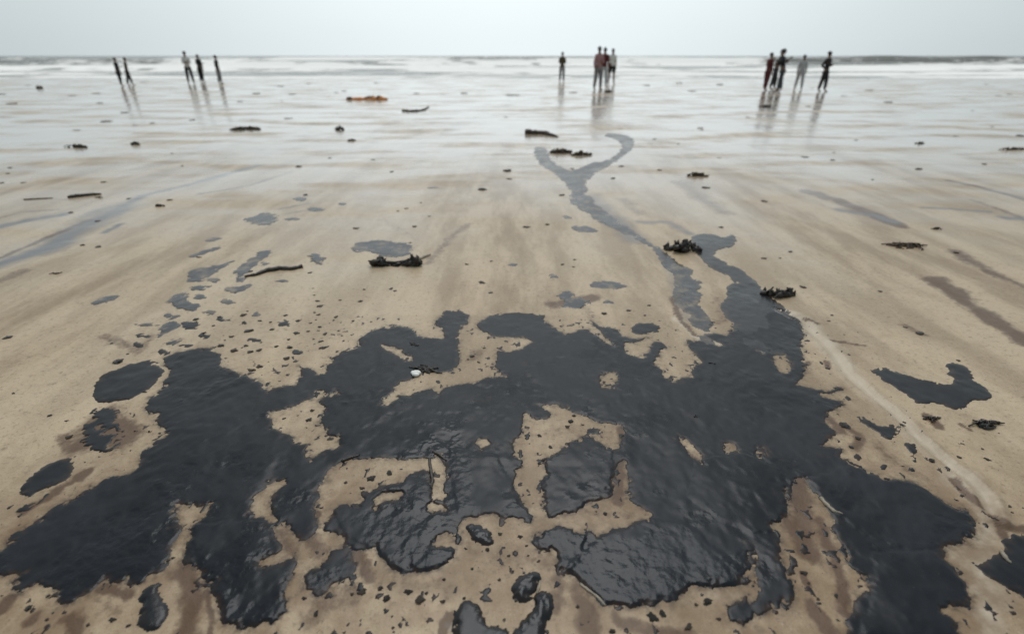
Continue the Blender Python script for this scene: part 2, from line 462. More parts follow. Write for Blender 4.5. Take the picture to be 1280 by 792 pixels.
# ------------------------------------------------------------------ the sea, with rows of breakers
us = np.concatenate([[-60, -20, -8, -4, -2.5], np.arange(-1.8, 1.8001, .009), [2.5, 4, 8, 20, 60]])
ys = []; y = 38.0
while y < 420: ys.append(y); y *= 1.0045
while y < 12000: ys.append(y); y *= 1.08
ys = np.array(ys)
YY = np.repeat(ys[:, None], len(us), 1); XX = YY * us[None, :]
UU = XX / YY
Z = np.full(YY.shape, -.085); F = np.zeros(YY.shape)
WAVES = [  # distance, height, half length, how white, seed
    (47, .05, 1.2, .55, 1), (56, .10, 2.0, .55, 2), (69, .26, 2.6, .75, 3), (86, .34, 3.2, .95, 4),
    (108, .62, 4.0, 1.0, 5), (138, .85, 5.0, .95, 6), (180, 1.15, 6.5, 1., 7), (240, 1.1, 8, .62, 8), (320, 1.2, 11, .30, 9)]
for yd, hh, L, wt, sd in WAVES:
    yc = yd + yd * .05 * fbm(XX / yd * 2.3 + sd * 7, np.full_like(XX, sd * 3.1), 3)
    q = (YY - yc) / L
    along = fbm(XX / yd * 3.1 + sd * 13, np.full_like(XX, sd * 1.7), 4)
    amp = hh * np.clip(.70 + .9 * along + .35 * fbm(XX / yd * 16 + sd * 9, YY * .03, 3), .08, 1.4)
    prof = np.where(q < 0, np.exp(-(q / .30) ** 2), np.exp(-(q / 1.3) ** 2))
    Z = Z + amp * prof
    br = np.clip(.80 + 1.5 * along + 1.1 * fbm(XX / yd * 14 + sd * 5, YY * .1, 4, .6), 0, 1)
    if yd >= 100:  # swell that has not broken yet on the right of the view
        br = br * (1 - .9 * sstep(.36, .48, UU)) * (1 - .65 * sstep(-.48, -.62, UU))
        Z = Z + .30 * sstep(.38, .50, UU) * prof * (yd == 138)
    lip = 1.1 * np.exp(-((q + .25) / .9) ** 2) + .75 * np.exp(-((q + 1.5) / 1.6) ** 2)
    F = np.maximum(F, wt * br * np.clip(lip, 0, 1))
shal = sstep(95, 45, YY)
F = np.maximum(F, shal * (.22 + .25 * fbm(XX * .10, YY * .22, 4)))
F = np.maximum(F, .5 * sstep(230, 100, YY) * np.clip(.45 + .9 * fbm(XX * .05, YY * .14 + 9, 4), 0, 1))
Z = Z + .03 * fbm(XX * .25, YY * .5, 3) * sstep(44, 60, YY)
V = np.stack([XX, YY, Z], -1).reshape(-1, 3)
sea = grid_mesh('sea', V, quads(len(ys), len(us)), WATER, {'foam': F.ravel()})
tag(sea, kind='structure')

# ------------------------------------------------------------------ oil: real sheets with a rounded rim, lying on the sand
def ring_world(p, sm=1):
    return [G(*q) for q in chaikin(p, sm)]
def sdf_rings(gx, gy, rings, cap):
    """signed distance (inside positive) on a regular grid; even-odd over all rings"""
    nx, ny = len(gx), len(gy)
    D = np.full((ny, nx), cap); inside = np.zeros((ny, nx), bool)
    X, Y = np.meshgrid(gx, gy)
    for P in rings:
        for i in range(len(P)):
            ax, ay = P[i]; bx, by = P[(i + 1) % len(P)]
            lo, hi = min(ay, by), max(ay, by)
            if hi > lo:
                r = np.where((gy >= lo) & (gy < hi))[0]
                if len(r):
                    xc = ax + (gy[r] - ay) / (by - ay) * (bx - ax)
                    inside[r] ^= gx[None, :] > xc[:, None]
            i0 = max(np.searchsorted(gx, min(ax, bx) - cap) - 1, 0); i1 = np.searchsorted(gx, max(ax, bx) + cap) + 1
            j0 = max(np.searchsorted(gy, lo - cap) - 1, 0); j1 = np.searchsorted(gy, hi + cap) + 1
            if i0 >= nx or j0 >= ny: continue
            xx, yy = X[j0:j1, i0:i1], Y[j0:j1, i0:i1]
            dx, dy = bx - ax, by - ay
            L2 = dx * dx + dy * dy + 1e-12
            t = np.clip(((xx - ax) * dx + (yy - ay) * dy) / L2, 0, 1)
            d = np.hypot(xx - ax - t * dx, yy - ay - t * dy)
            D[j0:j1, i0:i1] = np.minimum(D[j0:j1, i0:i1], d)
    return X, Y, np.where(inside, D, -D)

EA, EF = .021, 24
def ragged(X, Y, S, ea, ef, seed):
    S = S + ea * fbm(X * ef + seed * 3.3, Y * ef * .8 + seed, 5, .70)
    # lacy gaps and inlets close to the rim
    lace = fbm(X * ef * 1.3 + 40 + seed, Y * ef * 1.1 + 3, 4, .65)
    return S - 2.6 * ea * np.clip(lace - .12, 0, 1) * (1 - sstep(ea * 1.5, ea * 4, S))
def oil_sheet(name, rings, mat, T=.008, w=.016, ea=.012, ef=22., cell=None, wrinkle=0., lobes=(), perf=0., seed=0, sm=1, crust=None):
    W = [ring_world(r, sm) for r in rings]
    allp = np.array([q for r in W for q in r])
    x0, y0 = allp.min(0); x1, y1 = allp.max(0)
    dist = math.hypot((x0 + x1) / 2, (y0 + y1) / 2)
    if cell is None: cell = max(.006, dist * .0035)
    pad = ea * 2 + cell * 4
    gx = np.arange(x0 - pad, x1 + pad, cell); gy = np.arange(y0 - pad, y1 + pad, cell)
    cap = max(.12, w * 4)
    X, Y, S = sdf_rings(gx, gy, W, cap)
    S = ragged(X, Y, S, ea, ef, seed)
    if perf > 0:
        S = S - perf * 4 * cap * np.clip(fbm(X * ef * .9 + 9 + seed, Y * ef * .75, 4, .65) + .05, 0, 1)
    H = np.where(S > 0, T * (1 - np.exp(-np.maximum(S, 0) / w)), S * .55)
    soft = sstep(0, w * 2.5, S)
    H = H + soft * T * .22 * fbm(X * 5 + seed, Y * 5, 3)
    for lr, lt, lw in lobes:
        _, _, LS = sdf_rings(gx, gy, [ring_world(lr, sm)], cap)
        LS = LS + .016 * fbm(X * 26 + 5, Y * 22, 5, .68)
        H = H + np.where(S > 0, 1, 0) * np.where(LS > 0, lt * (1 - np.exp(-np.maximum(LS, 0) / lw)), 0) * soft
    if wrinkle > 0:
        rd = 1 - np.abs(fbm(X * 34 + 2 * fbm(X * 6, Y * 6, 2) + seed, Y * 30 + seed, 3, .55)) * 2
        mask = sstep(.30, .62, .75 * fbm(X * 2.6 + 31 + seed, Y * 2.6 + 7, 3) + .75 * fbm(X * 9 + seed, Y * 9 + 70, 3, .6) + (.0 if crust is None else crust(X, Y)))
        H = H + soft * mask * wrinkle * (rd * .6 + .7 * fbm(X * 60, Y * 55, 2))
    cr = (soft * mask) if wrinkle > 0 else np.zeros_like(S)
    Zs = sand_z(X, Y) + H
    edge = np.clip(1 - S / (w * 3.5), 0, 1)
    keep = S > -cell * 1.6
    cellk = keep[:-1, :-1] | keep[1:, :-1] | keep[:-1, 1:] | keep[1:, 1:]
    Q = quads(len(gy), len(gx))[cellk.ravel()]
    used = np.unique(Q)
    remap = np.full(X.size, -1, np.int64); remap[used] = np.arange(len(used))
    V = np.stack([X.ravel()[used], Y.ravel()[used], Zs.ravel()[used]], -1)
    return grid_mesh(name, V, remap[Q], mat, {'edge': edge.ravel()[used], 'crust': cr.ravel()[used]})

slick_outer = [
 # left top lobe and the top edge, left to right
 (212,463),(206,458),(203,448),(220,441),(242,437),(263,435),(275,443),(275,456),(285,461),(298,468),(316,472),(328,478),(335,491),(345,484),(368,481),
 (376,468),(374,458),(391,462),(398,468),(404,464),(408,456),(413,453),(414,444),(441,436),(452,433),(446,424),(461,414),(482,409),(499,407),(514,410),(522,418),(535,422),(552,422),
 (555,415),(545,407),(545,400),(557,388),(575,386),(586,393),(585,405),(573,413),(575,438),(573,456),(567,463),(552,467),(536,465),(526,466),(516,473),(502,480),(494,486),(477,505),
 (482,507),(499,494),(512,496),(527,489),(540,486),(549,494),(557,485),(573,481),(593,478),(610,472),(631,470),(623,466),(618,453),(623,439),(648,437),(667,427),(660,424),(640,421),(615,420),(603,415),(594,405),(603,399),(620,391),(640,390),
 (665,390),(680,393),(683,401),(698,413),(706,418),(723,413),(735,412),(746,421),(758,429),(766,432),(756,423),(742,408),(738,400),(752,408),(774,413),(778,420),(797,424),(808,420),(812,422),(795,429),(781,431),(779,435),(789,443),(799,447),(812,438),(815,429),
 (827,428),(834,434),(824,441),(819,457),(829,462),(827,468),(842,480),(855,473),(863,471),(862,458),(877,453),(862,438),(858,425),(882,427),(898,432),(905,432),(880,419),(893,416),(908,420),(921,410),(935,400),(960,388),(983,391),(1000,400),(1005,418),(1002,428),(1003,441),(1009,458),(1005,473),(996,481),
 (1010,485),(1033,490),(1046,482),(1053,486),(1043,491),(1027,494),(1036,500),(1053,500),(1055,506),(1038,516),(1028,529),(1041,537),(1043,545),(1027,559),(1051,562),(1048,572),(1058,578),(1067,583),(1086,591),(1110,600),(1131,599),(1153,609),(1174,623),(1196,636),(1209,636),(1220,650),(1221,668),(1212,680),(1193,682),(1177,684),(1177,698),(1193,711),(1206,727),(1216,743),(1213,757),(1196,758),(1182,765),(1193,769),(1200,800),(1196,830),
 (1060,830),(1056,794),(1059,778),(1064,765),(1066,751),(1072,738),(1083,729),(1075,719),(1059,706),(1054,687),(1043,674),(1040,660),(1046,652),(1038,642),(1027,631),(1012,612),(1003,599),(996,601),(990,612),(985,632),(976,654),(968,660),(971,671),(976,684),(979,703),(989,725),(995,741),(987,757),(976,765),(960,767),(945,770),(943,777),(929,781),(913,777),(904,767),(910,757),(929,749),(943,741),(941,733),(944,719),(947,698),(943,686),(940,692),(936,714),(937,727),(932,731),
 (902,734),(881,735),(860,738),(849,750),(827,757),(811,757),(790,762),(774,762),(752,757),(736,741),(720,727),(715,717),(696,717),(691,706),(694,692),(675,690),(665,679),(667,668),(685,656),(696,655),(718,661),(734,663),(747,671),(758,663),(777,663),(793,652),(811,650),(818,644),(801,636),(785,628),(784,600),(780,578),(771,580),(767,604),(763,622),(736,628),(720,642),(696,647),(686,648),(680,628),(675,609),(683,593),(678,573),(693,567),(708,555),(723,547),(738,547),(751,554),(764,562),(774,562),(780,542),(776,533),
 (751,529),(733,521),(713,514),(696,506),(674,507),(690,518),(683,524),(663,526),(658,516),(653,526),(655,542),(641,554),(642,564),(655,574),(655,582),(648,590),(640,606),(645,616),(655,630),(667,644),(663,652),(651,655),(640,650),(623,647),(609,644),(598,648),(577,652),(574,658),(577,674),(573,682),(569,674),(558,666),(548,671),(541,682),(561,684),(570,687),(569,698),(558,706),(542,715),(523,718),(502,717),(489,711),(478,698),(470,687),(459,686),(438,687),(440,696),(445,706),(447,722),(440,733),(430,728),(415,731),(410,740),(395,745),(378,741),(379,725),(387,711),(400,706),(411,698),(416,687),(427,682),(430,674),(416,666),(406,663),(410,650),(414,636),(427,632),(440,632),(451,628),(454,615),(475,607),(494,604),(513,593),(529,588),(536,590),(540,604),(543,622),(551,624),(557,596),(555,580),
 (548,571),(534,575),(525,573),(500,575),(480,573),(455,575),(440,573),(425,577),(411,588),(406,601),(396,612),(400,620),(394,634),(396,650),(395,666),(384,676),(374,676),(368,663),(355,655),(345,658),(346,670),(354,682),(352,689),(338,694),(328,701),(330,707),(345,708),(358,699),(369,694),(371,706),(362,724),(355,738),(360,751),(359,765),(349,770),(341,781),(320,783),(294,783),(278,782),(274,773),(273,754),(265,738),(252,719),(236,708),(230,700),(233,688),(231,672),(234,661),(245,652),(259,641),(263,634),(245,633),(230,629),(219,631),(222,642),(224,655),(223,668),(216,681),(219,690),(212,706),(201,714),(187,721),(174,730),(161,733),(150,726),(131,727),(120,733),(107,741),(94,751),(83,757),(72,757),(72,743),(64,733),(46,731),(29,738),(19,741),(13,730),(21,717),(0,719),(-30,722),(-34,700),(0,688),(6,683),(13,668),(29,663),(48,650),(64,636),(80,628),(102,615),(115,607),(139,596),(161,591),(171,583),(174,577),(177,562),(189,554),(202,547),(206,537),(196,529),(194,521),(181,511),(187,496),(205,481)]
slick_holes = [
 [(477,432),(490,434),(502,441),(513,446),(515,450),(505,449),(494,442),(480,437)],
 [(396,489),(406,491),(398,501),(402,511),(400,531),(408,544),(424,548),(420,559),(403,562),(389,573),(386,567),(388,553),(370,553),(363,544),(340,534),(341,524),(336,516),(353,514),(370,506),(388,499)],
 [(749,478),(758,468),(767,466),(769,474),(762,486),(752,484)],
 [(965,446),(972,439),(981,444),(988,455),(984,466),(976,466),(970,458)],
 [(930,425),(945,427),(956,436),(954,443),(944,434),(932,430)],
 [(847,545),(856,548),(869,560),(878,570),(876,579),(867,572),(857,560),(848,552)],
 [(355,603),(346,612),(338,621),(335,630),(342,640),(341,652),(330,647),(318,645),(315,635),(317,624),(325,614),(333,605),(343,600)],
 [(597,548),(610,548),(614,556),(602,560),(594,555)],
 [(466,625),(480,618),(500,619),(498,624),(482,627),(470,634)],
 [(905,556),(917,555),(920,562),(912,566)], [(946,560),(954,562),(958,571),(950,569)],
 [(416,488),(422,486),(421,492),(414,494)], [(535,632),(550,630),(557,636),(545,640)],
]
slick_lobes = [
 ([(747,670),(777,661),(811,648),(850,652),(872,665),(900,690),(925,712),(940,735),(860,740),(820,760),(774,766),(736,745),(705,722),(715,700)], 0.0033, 0.0072),
 ([(415,638),(455,622),(500,596),(536,604),(556,640),(545,668),(574,690),(560,708),(523,722),(489,714),(470,690),(430,672)], 0.0026, 0.0072),
 ([(868,575),(930,568),(975,588),(990,625),(978,662),(945,670),(900,652),(860,622)], 0.0026, 0.0060),
 ([(678,560),(700,545),(740,545),(765,565),(768,600),(760,625),(715,650),(680,650)], 0.0026, 0.0060),
 ([(1010,600),(1067,580),(1130,596),(1200,632),(1225,650),(1215,685),(1140,690),(1080,670),(1040,640)], 0.0020, 0.0084),
 ([(1090,690),(1170,690),(1220,745),(1190,800),(1070,800),(1090,740)], 0.0030, 0.0084),
 ([(230,655),(330,650),(345,700),(365,720),(355,780),(280,785),(255,715)], 0.0026, 0.0084),
 ([(670,660),(700,655),(735,670),(725,705),(700,720),(670,690)], 0.0033, 0.0060),
 ([(560,560),(620,570),(640,600),(660,640),(610,650),(570,645)], 0.0020, 0.0072),
 ([(415,500),(560,500),(600,540),(560,565),(430,570),(405,540)], 0.0013, 0.0120),
]
def crust(X, Y):      # the seaward part stayed runny, the near part has dried and wrinkled
    return sstep(1.9, 1.15, Y) * .38 - sstep(2.0, 2.6, Y) * .5
o = oil_sheet('oil_slick', [slick_outer] + slick_holes, OIL, T=.0028, w=.006, ea=EA, ef=EF, cell=.0052, wrinkle=.0011, sm=0, lobes=slick_lobes, seed=1, crust=crust)
tag(o, 'huge black oil slick with ragged edges and sandy gaps filling the foreground', 'oil slick')

def spatter(ring):
    W = [ring_world(q, 0) for q in ring]
    gx = np.arange(-1.9, 2.1, .0052); gy = np.arange(.85, 2.95, .0052)
    X, Y, S = sdf_rings(gx, gy, W, .30)
    S = ragged(X, Y, S, EA, EF, 1)
    # sand next to the oil is soaked brown; rim also paints foreground vignetting
    d = beach.data; co = np.empty(len(d.vertices) * 3, np.float32); d.vertices.foreach_get('co', co); co = co.reshape(-1, 3)
    ii = np.round((co[:, 0] - gx[0]) / .0052).astype(int); jj = np.round((co[:, 1] - gy[0]) / .0052).astype(int)
    ok = (ii >= 0) & (ii < len(gx)) & (jj >= 0) & (jj < len(gy))
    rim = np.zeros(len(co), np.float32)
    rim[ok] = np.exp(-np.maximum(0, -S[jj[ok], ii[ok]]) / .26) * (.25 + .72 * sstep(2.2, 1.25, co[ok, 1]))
    soak = np.zeros(len(co), np.float32); soak[ok] = np.exp(-np.maximum(0, -S[jj[ok], ii[ok]]) / .011)
    a = d.attributes.new('soak', 'FLOAT', 'POINT'); a.data.foreach_set('value', soak)
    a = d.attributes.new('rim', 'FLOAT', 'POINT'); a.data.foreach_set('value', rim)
    n1 = fbm(X * 30 + 3, Y * 26 + 8, 3, .6); n2 = fbm(X * 2.4 + 60, Y * 2.4 + 2, 3)
    K = (n1 - .36 - np.maximum(0, -S) * .8 + .30 * n2) * .020
    K = np.where(S > .004, -1, K)
    H = np.where(K > 0, .0016 * (1 - np.exp(-np.maximum(K, 0) / .002)), -.002 + np.maximum(K, -.004) * .5)
    Z = sand_z(X, Y) + H
    keep = K > -.0006
    ck = keep[:-1, :-1] | keep[1:, :-1] | keep[:-1, 1:] | keep[1:, 1:]
    Q = quads(len(gy), len(gx))[ck.ravel()]; used = np.unique(Q)
    remap = np.full(X.size, -1, np.int64); remap[used] = np.arange(len(used))
    V = np.stack([X.ravel()[used], Y.ravel()[used], Z.ravel()[used]], -1)
    return grid_mesh('oil_spatter', V, remap[Q], OIL, {'edge': np.full(len(used), .8)})
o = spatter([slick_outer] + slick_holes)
tag(o, 'fine dark oil spatter on the sand around the slick', 'oil spatter', kind='stuff')

stream = [(666,186),(674,183),(684,186),(688,199),(704,210),(716,214),(736,203),(756,202),(772,192),(778,182),(768,174),(752,170),(761,166),(791,171),(794,182),(783,194),(765,206),(741,218),(731,234),(743,252),(766,272),(796,291),(812,302),(826,310),(842,323),(856,332),(871,341),(880,361),(878,380),(884,392),(892,402),(900,440),(872,440),(872,418),(858,403),(846,386),(838,366),(843,350),(832,337),(823,322),(810,309),(788,296),(762,284),(742,275),(728,264),(710,252),(714,238),(699,221),(676,208),(666,196)]
o = oil_sheet('oil_stream', [stream], OIL_FILM, T=.0018, w=.02, ea=.05, ef=8, seed=2, cell=.012, perf=.035)
tag(o, 'long forked grey oil stream running from the wet sand down to the slick', 'oil stream')
stream2 = [(862,297),(877,291),(894,293),(906,298),(911,293),(919,294),(922,303),(911,311),(894,312),(894,322),(908,329),(925,335),(937,342),(950,356),(962,368),(978,382),(996,400),(1000,425),(980,450),(930,440),(905,415),(920,408),(906,397),(898,383),(909,372),(906,365),(915,354),(907,344),(885,336),(873,322),(868,312)]
o = oil_sheet('oil_stream', [stream2], STREAM, T=.0026, w=.012, ea=.03, ef=10, seed=3, cell=.009, perf=.04)
tag(o, 'wide slate grey oil stream with a hooked top, right of the forked stream', 'oil stream')

pools = [
 ('oil_pool', [(1086,465),(1101,457),(1122,463),(1147,471),(1170,478),(1187,481),(1194,473),(1182,466),(1189,461),(1180,456),(1187,453),(1202,454),(1213,461),(1218,472),(1233,481),(1242,496),(1228,500),(1213,502),(1207,511),(1195,513),(1175,506),(1159,504),(1144,506),(1137,496),(1122,486),(1101,475)], OIL, 'duck shaped black oil pool lying alone on the sand at right', {}),
 ('oil_pool', [(1214,703),(1230,704),(1252,688),(1254,671),(1273,667),(1305,672),(1330,700),(1310,765),(1280,746),(1254,733),(1228,719)], OIL, 'black oil pool cut off by the right edge of the photo', {'wrinkle': 0.0018}),
 ('oil_pool', [(1069,518),(1086,521),(1101,531),(1124,531),(1126,544),(1111,552),(1096,542),(1079,531)], OIL, 'small brown-black oil patch left of the pale groove', {'perf': .12, 'ea': .016}),
 ('oil_pool', [(1127,552),(1142,552),(1149,567),(1154,582),(1142,582),(1132,567)], OIL, 'narrow upright oil patch beside the pale groove', {'perf': .08}),
 ('oil_pool', [(116,483),(126,471),(144,462),(172,453),(192,448),(198,454),(205,462),(203,471),(192,483),(174,494),(157,502),(141,502),(124,504),(116,496)], OIL, 'smooth dark oval oil pool at the upper left corner of the slick', {}),
 ('oil_pool', [(59,578),(76,572),(98,574),(94,591),(80,604),(62,612),(48,617),(35,623),(23,617),(27,604)], OIL, 'dark oil patch on the far left beside the slick', {'perf': .05}),
 ('oil_pool', [(22,634),(40,628),(52,622),(70,612),(62,624),(48,633),(30,642),(20,642)], OIL, 'thin torn oil strip under the dark patch on the far left', {'perf': .12}),
 ('oil_pool', [(104,520),(122,505),(148,508),(154,530),(165,540),(148,555),(150,566),(128,572),(110,570),(100,548)], OIL, 'speckled broken oil patch below the oval pool at left', {'perf': .55, 'ea': .03, 'ef': 26}),
 ('tar_lump', [(201,726),(187,730),(174,741),(171,750),(179,754),(173,765),(173,783),(185,789),(198,786),(210,773),(211,757),(203,749),(202,738)], TAR, 'black figure-eight tar blob on bare sand at bottom left', {'T': 0.0090, 'wrinkle': .002}),
 ('tar_lump', [(580,658),(593,655),(606,660),(617,668),(619,679),(609,684),(598,683),(588,674)], TAR, 'wrinkled tar lump just right of the rounded slick lobe', {'T': 0.0070, 'wrinkle': 0.0036}),
 ('tar_lump', [(567,768),(575,752),(590,750),(602,758),(607,775),(612,782),(632,780),(640,792),(640,815),(566,815)], TAR, 'rounded wrinkled tar lump cut off by the bottom edge', {'T': 0.0120, 'wrinkle': 0.0054}),
 ('tar_lump', [(640,732),(655,716),(674,714),(677,728),(670,742),(662,755),(645,756),(638,745)], TAR, 'crinkled tar lump shaped like a bean near the bottom edge', {'T': 0.0100, 'wrinkle': 0.0054}),
 ('tar_lump', [(664,752),(672,738),(686,736),(694,750),(690,768),(682,786),(678,810),(640,810),(640,790),(650,778),(662,768)], TAR, 'shiny crinkled tar lump touching the bottom edge, below the bean shaped lump', {'T': 0.0110, 'wrinkle': 0.0063}),
 ('oil_pool', [(437,307),(453,301),(484,299),(495,303),(516,305),(518,316),(503,324),(479,322),(463,317),(442,315)], OIL_FILM, 'grey scalloped oil puddle behind the bone shaped stick', {'T': 0.0018}),
 ('oil_pool', [(713,284),(727,281),(741,284),(753,288),(739,292),(718,291)], OIL_FILM, 'small blue-grey oil puddle left of the forked stream', {'T': 0.0018}),
 ('oil_pool', [(698,271),(708,269),(718,273),(708,276)], OIL_FILM, 'faint tiny grey puddle just above the blue-grey one', {'T': 0.0014}),
 ('oil_pool', [(731,355),(748,351),(770,352),(786,358),(778,363),(755,363),(740,360)], OIL_FILM, 'lens shaped dark grey puddle above the slick', {'T': 0.0023}),
 ('oil_pool', [(783,412),(796,405),(812,402),(829,409),(822,416),(805,419),(790,417)], OIL, 'lens shaped dark oil puddle touching the top of the slick', {}),
 ('oil_pool', [(690,370),(704,362),(716,364),(726,372),(740,376),(738,384),(716,388),(700,384)], OIL_FILM, 'smudged mottled grey oil patch left of the stream mouth', {'perf': .25}),
 ('oil_pool', [(231,340),(245,335),(262,333),(285,327),(299,323),(290,331),(272,340),(252,353),(238,355),(231,350)], OIL_FILM, 'grey wedge shaped oil puddle with a long upper tail', {'T': 0.0018}),
 ('oil_pool', [(291,342),(299,333),(310,325),(322,315),(338,311),(343,318),(330,325),(318,335),(308,346),(296,347)], OIL_FILM, 'slanted grey oil puddle left of the round lump', {'T': 0.0018}),
 ('oil_pool', [(276,361),(290,358),(304,357),(317,354),(312,363),(298,368),(283,367)], OIL_FILM, 'flat grey oil puddle left of the thin dark stick', {'T': 0.0018}),
 ('oil_pool', [(237,359),(252,356),(270,356),(265,362),(250,365),(239,363)], OIL_FILM, 'small grey oil puddle under the wedge shaped one', {'T': 0.0018}),
 ('oil_pool', [(204,377),(222,366),(236,366),(238,378),(253,382),(245,390),(228,391),(214,384)], OIL_FILM, 'bent grey oil puddle lowest of the puddles at left', {'T': 0.0023}),
 ('oil_pool', [(108,381),(120,374),(132,370),(152,368),(147,376),(127,381),(114,384)], OIL_FILM, 'lone narrow grey puddle in the bare sand at left', {'T': 0.0018}),
 ('oil_pool', [(230,323),(245,317),(262,311),(281,307),(276,313),(258,318),(240,324)], OIL_FILM, 'long thin grey oil smear above the wedge shaped puddle', {'T': 0.0014}),
 ('oil_pool', [(253,301),(264,297),(279,296),(274,301),(262,303)], OIL_FILM, 'tiny grey puddle topmost in the left cluster', {'T': 0.0014}),
 ('oil_pool', [(302,274),(318,268),(335,265),(352,270),(350,278),(335,284),(318,282),(306,281)], OIL_FILM, 'mottled blue-grey oil patch above the left cluster of puddles', {'T': 0.0014, 'perf': .14}),
 ('oil_pool', [(193,423),(202,406),(214,402),(228,401),(225,412),(210,417),(200,424)], OIL_FILM, 'ragged grey oil puddle close above the oval pool', {'T': 0.0023, 'perf': .06}),
 ('oil_pool', [(201,429),(214,425),(233,421),(228,428),(212,433),(203,433)], OIL_FILM, 'thin slanted oil streak between ragged puddle and slick', {'T': 0.0023}),
 ('oil_pool', [(164,405),(182,404),(202,405),(196,409),(176,410)], OIL_FILM, 'thin flat oil streak left of the ragged puddle', {'T': 0.0014, 'perf': .1}),
 ('oil_pool', [(384,322),(392,316),(403,318),(408,326),(400,333),(388,332)], OIL_FILM, 'round grey lump of oily scum right of the thin dark stick', {'T': 0.0050}),
 ('oil_pool', [(1240,800),(1250,790),(1262,792),(1262,815),(1240,815)], OIL, 'small oil spot at the bottom right corner', {}),
]
for i, (nm, ring, mt, lab, kw) in enumerate(pools):
    cx = sum(p[0] for p in ring) / len(ring); cy = sum(p[1] for p in ring) / len(ring)
    mp = M_PER_PX(cx, cy)
    p = dict(T=.0026, w=.008, ea=mp * 5.5, ef=.11 / mp, seed=11 + i)
    if mt is OIL_FILM: p['perf'] = .06
    p.update(kw)
    if nm == 'tar_lump': p['crust'] = lambda X, Y: .7
    o = oil_sheet(nm, [ring], mt, **p)
    tag(o, lab, 'tar lump' if nm == 'tar_lump' else 'oil pool', 'tar lumps on the beach' if nm == 'tar_lump' else 'separate oil pools on the sand')

# a loose scatter of small irregular smears linking the puddles to the slick
r = random.Random(77)
SM = [(214,396,12,5),(238,408,14,6),(205,440,10,5),(262,392,10,4),(250,372,12,4),(286,378,10,4),(320,392,8,4),(300,350,9,4),(268,350,12,4),(352,352,9,3),(330,330,10,4),(255,420,9,4),(232,432,12,4),(180,420,12,4),(172,432,9,4),(356,405,8,4),(372,440,9,4),(345,465,9,5),(318,425,9,4),(280,400,9,4),(430,440,8,3),(1062,498,8,4),(1070,572,8,5),(1105,585,9,4),(760,378,10,3),(640,330,9,3),(690,345,9,3),(365,275,14,3),(395,262,13,3),(375,250,12,3),(430,255,9,2),(540,235,9,2)]
for i, (cx, cy, rx, ry) in enumerate(SM):
    ring = []
    for k in range(9):
        a = 2 * math.pi * k / 9; q = r.uniform(.6, 1.2)
        ring.append((cx + math.cos(a) * rx * q + math.sin(a) * ry * .9, cy + math.sin(a) * ry * q - math.cos(a) * ry * .35))
    mp = M_PER_PX(cx, cy)
    o = oil_sheet('oil_smear', [ring], OIL_FILM if cy < 400 else OIL, T=.0016, w=.008, ea=mp * 4, ef=.13 / mp, perf=.05, seed=200 + i)
    if cx > 1000: lb, gp = 'small oil smear between the slick and the pale groove at right', 'oil smears beside the pale groove'
    elif cx > 530: lb, gp = 'small grey oil smear on open sand near the centre', 'oil smears near the centre'
    elif cy < 340: lb, gp = 'faint grey oil smear above the left cluster of puddles', 'faint oil smears at upper left'
    else: lb, gp = 'small irregular oil smear between the left puddles and the slick', 'oil smears linking puddles and slick'
    tag(o, lb, 'oil smear', gp)
# ------------------------------------------------------------------ debris
rnd = random.Random(5)
def ball(bm, c, r, seed, rough=.25, sub=2):
    g = bmesh.ops.create_icosphere(bm, subdivisions=sub, radius=1.0)
    for v in g['verts']:
        p = v.co.copy()
        k = 1 + rough * float(fbm(np.array([p.x * 1.9 + seed * 3.1]), np.array([p.y * 1.9 + p.z * 2.3 + seed]), 3)[0]) * 1.8
        v.co = Vector((c[0] + p.x * r[0] * k, c[1] + p.y * r[1] * k, c[2] + p.z * r[2] * k))
def tube(bm, P, rad, seg=7):
    rings = []
    for i, p in enumerate(P):
        p = Vector(p)
        t = (Vector(P[min(i + 1, len(P) - 1)]) - Vector(P[max(i - 1, 0)])).normalized()
        a = t.cross(Vector((0, 0, 1)))
        if a.length < 1e-3: a = Vector((1, 0, 0))
        a.normalize(); b = a.cross(t)
        rings.append([bm.verts.new(p + (a * math.cos(q) + b * math.sin(q)) * rad[i]) for q in [2 * math.pi * k / seg for k in range(seg)]])
    for i in range(len(rings) - 1):
        for k in range(seg):
            bm.faces.new((rings[i][k], rings[i][(k + 1) % seg], rings[i + 1][(k + 1) % seg], rings[i + 1][k]))
    bm.faces.new(rings[0][::-1]); bm.faces.new(rings[-1])
def ground(px, py):
    x, y = G(px, py)
    return Vector((x, y, float(sand_z(np.array([x]), np.array([y]))[0])))
